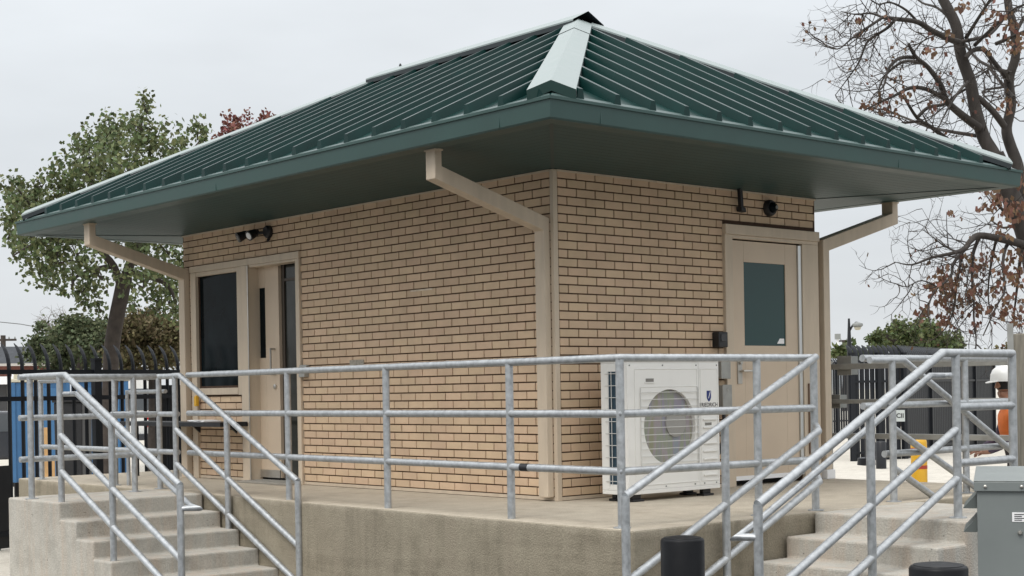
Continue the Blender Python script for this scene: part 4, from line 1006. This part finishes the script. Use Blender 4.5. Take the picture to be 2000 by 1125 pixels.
limb(B, [(263, 262), (215, 235), (196, 222)], .012, .004, TD+.22, TD, 5); 
blobs = [(40,362,22),(28,390,22),(60,405,26),(95,400,30),(120,375,34),(140,340,30),(150,285,22),(170,320,34),(190,275,30),(215,250,24),(235,285,40),(262,240,26),(285,215,16),(278,240,22),(300,270,30),(255,320,48),(310,310,34),(340,280,20),(385,262,18),(400,268,12),(360,275,18),(325,340,30),(200,350,44),(150,390,44),(230,390,50),(290,370,44),(100,440,40),(60,440,34),(25,420,22),(15,455,16),(60,475,34),(110,490,38),(85,520,28),(150,470,44),(200,440,46),(250,440,42),(140,530,26),(160,560,16),(95,545,16),(40,490,20),(35,385,14),(300,430,34),(330,480,28),(290,510,30),(320,530,26),(345,560,16),(300,570,24),(265,590,16),(280,545,26),(340,610,14),(200,530,26),(185,560,18),(175,590,12),(330,580,22),(345,500,16),(270,490,26),(150,440,40),(355,640,10),(350,600,12),(125,560,12),(195,600,10),(345,530,22),(310,600,14),(80,355,14),(70,380,20),(110,330,12)]
LF = MB(); TW = B
PXM = FPX/TD
for (x, y, r) in blobs:
    vol = r*r
    nl = int(vol*.205)+20
    c0 = at(x, y, TD+random.uniform(-1.3, 1.5)); rr_ = r/PXM
    # sub-clusters make the outline uneven
    subs = [c0+rnd(.55)*rr_ for _ in range(max(3, int(r/5)))]
    for _ in range(nl):
        s_ = random.choice(subs); leaf(LF, s_+rnd(.33*rr_+.03), random.uniform(.065, .115), drop=.5)
    for s_ in subs[:3]: TW.tube([c0+Vector((0, 0, -rr_*.6)), (c0+s_)/2+Vector((0, 0, -.05)), s_], [.014, .009, .004], 4)
B.build('trunk', M_BARK2, gt, smooth=50); LF.build('crown', M_LEAF, gt)

# --- generic far trees / shrubs
def puff_tree(name, label, cat, blobs, D, m, size, dens, trunk_px, depth=1.2, group=None, tr=.12):
    pb = at(trunk_px, 800, D); t = thing(name, label, cat, (pb.x, pb.y, GZ), group)
    B = MB(); ty = min(y for _, y, _ in blobs); my = sum(y for _, y, _ in blobs)/len(blobs)
    base_ = Vector((pb.x, pb.y, GZ)); mid = at(trunk_px, my, D)
    B.tube([base_, (base_+mid)/2+rnd(.05), mid], [tr, tr*.8, tr*.5], 8)
    Lf = MB(); pm = FPX/D
    for (x, y, r) in blobs:
        c0 = at(x, y, D+random.uniform(-depth, depth)); q = r/pm
        B.tube([mid+rnd(.08), (mid+c0)/2+rnd(.12), c0], [tr*.4, tr*.25, .012], 5)
        subs = [c0+rnd(.5)*q for _ in range(max(3, int(r/3)))]
        for _ in range(int(r*r*dens)+8): leaf(Lf, random.choice(subs)+rnd(.3*q), random.uniform(.7, 1.3)*size, drop=.2)
    B.build('trunk', M_BARK2, t, smooth=50); Lf.build('crown', m, t)
puff_tree('autumn_tree', 'tree with red autumn leaves peeping over the roof hip', 'tree', [(450,250,22),(462,262,20),(440,275,18),(520,232,14),(500,245,16),(535,238,12),(455,232,12),(480,275,24),(430,290,18),(510,260,20),(470,320,34),(520,320,34),(470,380,40),(530,380,40)], 30, M_RED, .085, .40, 480, tr=.16)
hb = [(150,640,26),(175,660,34),(140,670,28),(110,680,26),(85,672,20),(200,680,34),(165,690,30),(120,700,30),(190,640,18),(215,655,22),(70,690,22)]
puff_tree('evergreen_bush', 'dark green bushy tree left of the forked trunk', 'bush', hb, 36, M_LEAFD, .10, 1.3, 160)
hb = [(260,640,26),(300,650,34),(330,660,30),(275,675,34),(310,690,34),(340,690,26),(240,665,22),(290,625,16),(322,632,14),(250,700,30),(345,650,20),(230,690,20)]
puff_tree('olive_bush', 'olive brown bushy tree right of the forked trunk', 'bush', hb, 34, M_OLIVE, .09, 1.4, 295)
puff_tree('rounded_tree', 'large rounded green tree left half of the far right clump', 'tree', [(1715,655,14),(1735,665,22),(1755,650,20),(1780,655,26),(1745,680,24),(1775,685,26),(1705,668,12),(1800,645,18),(1720,682,18),(1790,672,26)], 62, M_CEDAR, .17, 1.2, 1755, depth=2.2, tr=.25)
puff_tree('rounded_tree', 'lower rounded green tree right half of the far right clump', 'tree', [(1815,650,18),(1835,665,20),(1820,680,24),(1850,668,18),(1862,680,18),(1840,688,22),(1875,685,12),(1868,665,8)], 60, M_CEDAR, .17, 1.2, 1838, depth=2., tr=.25)
puff_tree('roadside_tree', 'pale green tree far behind the street lamp', 'tree', [(1640,685,14),(1655,690,14),(1670,695,12),(1630,692,12),(1690,695,12)], 100, M_CEDAR, .4, .6, 1650, depth=2., tr=.2)
puff_tree('roadside_tree', 'small pale shrub far behind the timber post', 'tree', [(1938,690,10),(1955,692,16),(1975,688,16),(1965,675,10),(1990,680,14)], 80, M_OLIVE, .25, .35, 1960, depth=1., tr=.12)

# --- bare branching helper: hooked twigs hanging from a limb
def twig(B, p, d, ln, r, depth, tips, hook=.5):
    n_ = 5; pts = [p]; d = d.normalized(); q = p.copy(); rs = [r]
    bend = rnd(.16)
    for k in range(n_):
        t_ = (k+1)/n_
        d = (d+bend*.6+rnd(.12)+Vector((0, 0, (-.20 if t_ < .55 else .34)*hook))).normalized()
        q = q+d*(ln/n_); pts.append(q.copy()); rs.append(r*(1-.75*t_))
        if depth > 0 and random.random() < .62:
            side = d.cross(rnd(1).normalized()).normalized()
            twig(B, q, d*.6+side*.8+Vector((0, 0, -.15)), ln*random.uniform(.4, .65), r*.6, depth-1, tips, hook)
    B.tube(pts, rs, 4 if r < .012 else 5, cap=False); tips.append(pts[-1]); tips.append(pts[3])
# bare little tree behind the left fence
pb = at(122, 800, 44); t = thing('bare_tree', 'small leafless grey tree behind the left fence', 'tree', (pb.x, pb.y, GZ))
B = MB(); tips = []; random.seed(21)
pts = limb(B, [(128, 985), (124, 720), (113, 668)], .12, .06, 44, 44)
for (x, y) in ((85, 640), (95, 630), (110, 625), (125, 628), (135, 640), (102, 650), (140, 655), (118, 640)):
    s_ = limb(B, [(113, 672), ((113+x)/2+random.uniform(-3, 3), (672+y)/2), (x, y)], .035, .012, 44, 44+random.uniform(-.6, .6), 5)
    for q in s_[2:]:
        for _ in range(2): twig(B, q, (s_[-1]-s_[0]).normalized()+rnd(.5), random.uniform(.35, .6), .010, 1, tips, .2)
B.build('trunk', mat('pale_bark', (.16, .14, .125), .9), t)
# --- big bare tree with dry leaves on the right
random.seed(5)
RD = 20.0
pb = at(2040, 800, RD); bt = thing('bare_tree', 'large nearly bare tree with clinging brown leaves on the right', 'tree', (pb.x, pb.y, GZ))
B = MB(); T2 = MB(); tips = []
def rl(pix, r0, r1, dd0=0., dd1=0., dens=1., tl=(.35, .8), n=8):
    s_ = limb(B, pix, r0*.72, r1*.76, RD+dd0, RD+dd1, n, 4)
    if dens:
        for k in range(2, len(s_)):
            if random.random() < .44*dens:
                tn = (s_[k]-s_[k-1]).normalized(); side = tn.cross(rnd(1).normalized()).normalized()
                twig(T2, s_[k], tn*.6+side*.9+VF*random.uniform(-.3, .3), random.uniform(*tl), .0078, 2, tips, .55)
    return s_
rl([(2055,985),(2050,800),(2038,640),(2022,520),(2000,440),(1975,385),(1958,335),(1945,300)], .26, .125, 0, 0, 0, n=14)
rl([(1952,320),(1935,292),(1920,265),(1905,213),(1895,160),(1877,107),(1868,53),(1852,18),(1838,-10),(1825,-60)], .122, .075, 0, .3, .45, n=12)
rl([(2000,430),(1996,380),(1988,325),(1972,280),(1966,250),(1975,205),(1971,156),(1984,107),(1980,53),(1970,15),(1965,-40)], .112, .06, .3, .8, .5, n=12)
rl([(1962,247),(1938,216),(1910,190)], .06, .05, .3, .1, .3)
rl([(1912,250),(1895,237),(1873,220),(1848,196),(1838,167),(1813,132),(1788,110),(1774,85)], .080, .022, 0, -.8, .9)
rl([(1845,193),(1809,174),(1777,172),(1749,186),(1720,199),(1685,217)], .045, .010, -.4, -1.2, 1.3)
rl([(1790,112),(1756,114),(1735,135),(1726,167),(1706,185)], .036, .010, -.6, -1.4, 1.3)
rl([(1800,122),(1763,121),(1728,149),(1715,180)], .034, .010, -.6, .4, 1.2)
rl([(1872,82),(1859,78),(1820,60),(1792,43),(1749,37),(1724,34)], .062, .030, 0, -1., .9)
rl([(1724,34),(1700,50),(1678,64),(1660,78),(1635,96),(1600,86)], .026, .006, -1., -1.6, 1.4)
rl([(1749,37),(1735,53),(1713,68),(1692,85),(1678,121),(1656,153),(1632,185)], .030, .006, -1., -.4, 1.4)
rl([(1724,34),(1700,26),(1670,28),(1642,22)], .022, .006, -1., -.6, 1.3)
rl([(1792,43),(1770,20),(1740,5),(1715,8),(1696,-5)], .024, .008, -.5, -1.4, 1.2)
rl([(1925,325),(1891,300),(1856,277),(1820,249),(1792,231),(1767,192)], .062, .020, .4, -.4, 1.)
rl([(1800,236),(1784,238),(1749,243),(1720,252)], .030, .010, -.2, -.6, 1.2)
rl([(1793,228),(1813,210),(1845,203),(1868,185),(1890,172)], .034, .020, -.2, .2, .8)
rl([(1886,114),(1898,100),(1920,96),(1941,121),(1969,156)], .042, .040, 0, .5, .6)
rl([(1873,82),(1909,75),(1937,64),(1966,28),(1975,5)], .034, .022, 0, .6, .8)
rl([(1985,60),(2000,35),(2020,10)], .04, .02, .6, 1., .8)
rl([(1890,160),(1872,180),(1850,215),(1835,245)], .028, .010, 0, -1., 1.2)
rl([(1862,40),(1830,15),(1800,5),(1780,-15)], .028, .012, .2, 1.2, 1.1)
# lower, drooping side
rl([(2012,490),(1998,478),(1956,467),(1913,460),(1895,471),(1884,485),(1863,494),(1820,503),(1781,517),(1749,512)], .085, .006, -.2, -1.6, .9)
rl([(1913,462),(1902,490),(1899,513),(1899,549),(1902,584),(1902,620),(1906,655),(1906,684)], .034, .010, -.6, -1., 1.4)
rl([(1890,482),(1863,513),(1856,542),(1827,567),(1813,602),(1818,635)], .030, .007, -.8, -1.8, 1.5)
rl([(1880,490),(1868,560),(1863,602),(1849,638),(1827,660)], .026, .007, -.7, -.2, 1.4)
rl([(1980,470),(1966,480),(1959,513),(1962,567),(1948,595),(1920,656)], .038, .009, -.2, -1.2, 1.3)
rl([(1998,478),(1991,520),(1984,584),(1977,638)], .038, .010, 0, .6, 1.3)
rl([(1870,492),(1845,481),(1827,467),(1803,449)], .018, .005, -.9, -1.2, .8)
rl([(1852,484),(1849,440),(1849,414)], .010, .004, -.9, -1., .5)
rl([(1830,560),(1800,548),(1770,560),(1752,556)], .014, .004, -1.2, -1.8, .6)
rl([(1996,440),(1970,425),(1950,400),(1935,395)], .04, .012, .1, -.6, 1.3)
rl([(2000,470),(1985,440),(1960,445),(1935,430)], .035, .012, .1, .9, 1.2)
rl([(1945,470),(1935,520),(1930,570),(1935,625)], .026, .008, -.4, .8, 1.3)
# limbs reaching away from and towards the standpoint
base_l = at(1900, 170, RD)
for k in range(7):
    s0 = at(random.uniform(1880, 1985), random.uniform(60, 330), RD+.2); dr = (VF*random.choice((-1, 1))*random.uniform(.8, 1.2)+VR*random.uniform(-.5, .5)+Vector((0, 0, random.uniform(.1, .6))))
    P_ = [s0, s0+dr*.7+rnd(.1), s0+dr*1.5+rnd(.15)-Vector((0, 0, .1)), s0+dr*2.2+rnd(.2)-Vector((0, 0, .4))]
    P_ = smooth_pts(P_, 4); B.tube(P_, [.026-.02*i/(len(P_)-1) for i in range(len(P_))], 7)
    for q in P_[4:]: twig(T2, q, dr*.5+rnd(.6), random.uniform(.4, .8), .010, 2, tips, .55)
tr_o = B.build('trunk', M_BARK, bt, smooth=50)
T2.build('twigs', M_BARK2, bt)
LF = MB()
lb = [(1840,540,26,70),(1852,562,22,70),(1905,525,18,46),(1890,505,14,30),(1838,585,20,50),(1872,598,20,46),(1806,606,13,34),(1842,625,16,38),(1900,565,16,46),(1908,600,14,36),(1968,412,24,60),(1932,390,20,46),(1945,375,14,36),(1985,540,22,60),(1960,600,22,50),(1975,500,24,60),(1990,620,18,40),(1880,8,10,20),(1955,30,22,40),(1982,62,22,40),(1822,95,14,16),(1677,37,8,16),(1676,65,6,10),(1720,200,14,16),(1692,196,12,16),(1750,155,12,14),(1985,88,18,30),(1820,205,12,10),(1770,170,14,14),(1760,185,16,16),(1742,215,14,12),(1940,325,10,20),(1970,200,18,24),(1996,350,16,34),(1960,450,20,30),(1925,500,20,36),(1850,70,10,10),(1930,85,12,12),(1990,400,20,50),(1950,560,20,40),(1862,532,20,30),(1826,560,14,30),(1855,410,8,8),(1905,630,10,16),(1785,258,10,12),(1700,225,14,14)]
for (x, y, r, n_) in lb:
    q = r/(FPX/RD)
    for _ in range(int(n_*.72)):
        c = at(x, y, RD-.7+random.uniform(-.8, .8))+rnd(.5)*q
        for _ in range(random.choice((1, 1, 2))): leaf(LF, c, random.uniform(.05, .095), drop=1.4)
for tp_ in random.sample(tips, min(len(tips), 260)): leaf(LF, tp_, random.uniform(.045, .075), drop=1.2)
LF.build('dry_leaves', M_BROWN, bt)

# ------------------------------------------------------------------ the worker beyond the railing
random.seed(3)
wc = at(1990, 800, 16.0)
per = thing('person', 'worker in white hard hat and orange shirt facing left behind the railing', 'person', (wc.x, wc.y, GZ))
left = -VR; fz = GZ+.02
S_ = .98
def J(l, f, z): return Vector((wc.x, wc.y, fz))+left*l*S_+VF*f*S_+Vector((0, 0, z*S_))
verts, edges, rad, zone = [], [], [], []
def jt(l, f, z, r, parent=None, zn=0, r2=None):
    verts.append(J(l, f, z)); rad.append((r, r2 or r)); zone.append(zn)
    if parent is not None: edges.append((parent, len(verts)-1))
    return len(verts)-1
pel = jt(0, 0, .95, .15, zn=1, r2=.17)
ab = jt(.02, 0, 1.10, .145, pel, 0, .165); ch = jt(.05, 0, 1.30, .155, ab, 0, .19); ub = jt(.07, 0, 1.42, .12, ch, 0, .17); nk = jt(.10, 0, 1.52, .058, ub, 2); sk = jt(.135, 0, 1.60, .075, nk, 2); hd = jt(.15, 0, 1.70, .098, sk, 2, .082); tp2 = jt(.14, 0, 1.78, .07, hd, 2)
nose = jt(.245, 0, 1.665, .016, hd, 2); chin = jt(.205, 0, 1.60, .03, sk, 2)
for s in (-1, 1):
    sh_ = jt(.06, .19*s, 1.40, .072, ub, 0); el = jt(.13, .25*s, 1.13, .050, sh_, 3); wr_ = jt(.34, .20*s, 1.02, .033, el, 3); pm_ = jt(.42, .18*s, 1.00, .036, wr_, 2)
    for k in range(4):
        a = jt(.475, .18*s+(k-1.5)*.02, 1.005-.004*k, .0095, pm_, 2); c_ = jt(.51, .18*s+(k-1.5)*.021, .985, .009, a, 2); jt(.515, .18*s+(k-1.5)*.021, .957-.003*k, .008, c_, 2)
    th_ = jt(.44, .18*s-.035*s, .985, .010, pm_, 2); jt(.475, .18*s-.045*s, .965, .009, th_, 2)
    hp = jt(-.01, .10*s, .90, .10, pel, 1); kn = jt(.05*s+.03, .11*s, .50, .070, hp, 1); an_ = jt(.07*s-.03, .11*s, .09, .048, kn, 1); jt(.07*s+.12, .12*s, .035, .040, an_, 4)
me = bpy.data.meshes.new('body'); me.from_pydata([tuple(v) for v in verts], edges, [])
ob = bpy.data.objects.new('body', me); COL.objects.link(ob)
sm = ob.modifiers.new('skin', 'SKIN'); sm.use_smooth_shade = True
if not me.skin_vertices: me.attributes.new('skin', 'FLOAT', 'POINT')
for k, sv in enumerate(me.skin_vertices[0].data): sv.radius = (rad[k][0]*S_, rad[k][1]*S_); sv.use_root = (k == 0)
ss = ob.modifiers.new('sub', 'SUBSURF'); ss.levels = 2; ss.render_levels = 2
bpy.context.view_layer.update()
m2 = bpy.data.meshes.new_from_object(ob.evaluated_get(bpy.context.evaluated_depsgraph_get())); bpy.data.objects.remove(ob)
m2.name = 'body'; m2.materials.clear()
for q in (M_ORANGE, M_TROUS, M_SKIN, M_PLAID, M_TYRE): m2.materials.append(q)
for pl in m2.polygons:
    c = pl.center; best = min(range(len(verts)), key=lambda k: (verts[k]-c).length-rad[k][0]*.6); pl.material_index = zone[best]; pl.use_smooth = True
ob = bpy.data.objects.new('body', m2); COL.objects.link(ob); adopt(ob, per)
hc = J(.145, 0, 1.745)
b = MB(); b.lathe([(.138, -.02), (.140, .0), (.136, .05), (.115, .10), (.075, .132), (.02, .146)], hc, 28)
for k in range(3): b.tube([hc+left*.13+VF*(k-1)*.03+Vector((0, 0, .045)), hc+VF*(k-1)*.025+Vector((0, 0, .149)), hc-left*.13+VF*(k-1)*.03+Vector((0, 0, .045))], .008, 6)
b.extrude([hc+left*(.10+.085*math.cos(a))+VF*.125*math.sin(a)+Vector((0, 0, -.018-.02*math.cos(a))) for a in [math.pi*(k/10-.5) for k in range(11)]], (0, 0, .008))
b.build('hard_hat', M_HELM, per, smooth=40)
b = MB(); b.lathe([(.105, -.10), (.113, -.05), (.118, .0)], hc-left*.03, 18); b.build('hair', M_HAIR, per, smooth=50)
for s in (-1, 1):
    b = MB(); b.lathe([(.006, 0), (.014, .004), (.012, .010)], J(.215, .035*s, 1.69), 10, axis=left); b.build('eye', M_HAIR, per)
    b = MB(); b.lathe([(.02, -.008), (.034, .0), (.02, .012)], J(.13, .083*s, 1.665), 10, axis=VF*s); b.build('ear', M_SKIN, per, smooth=50)
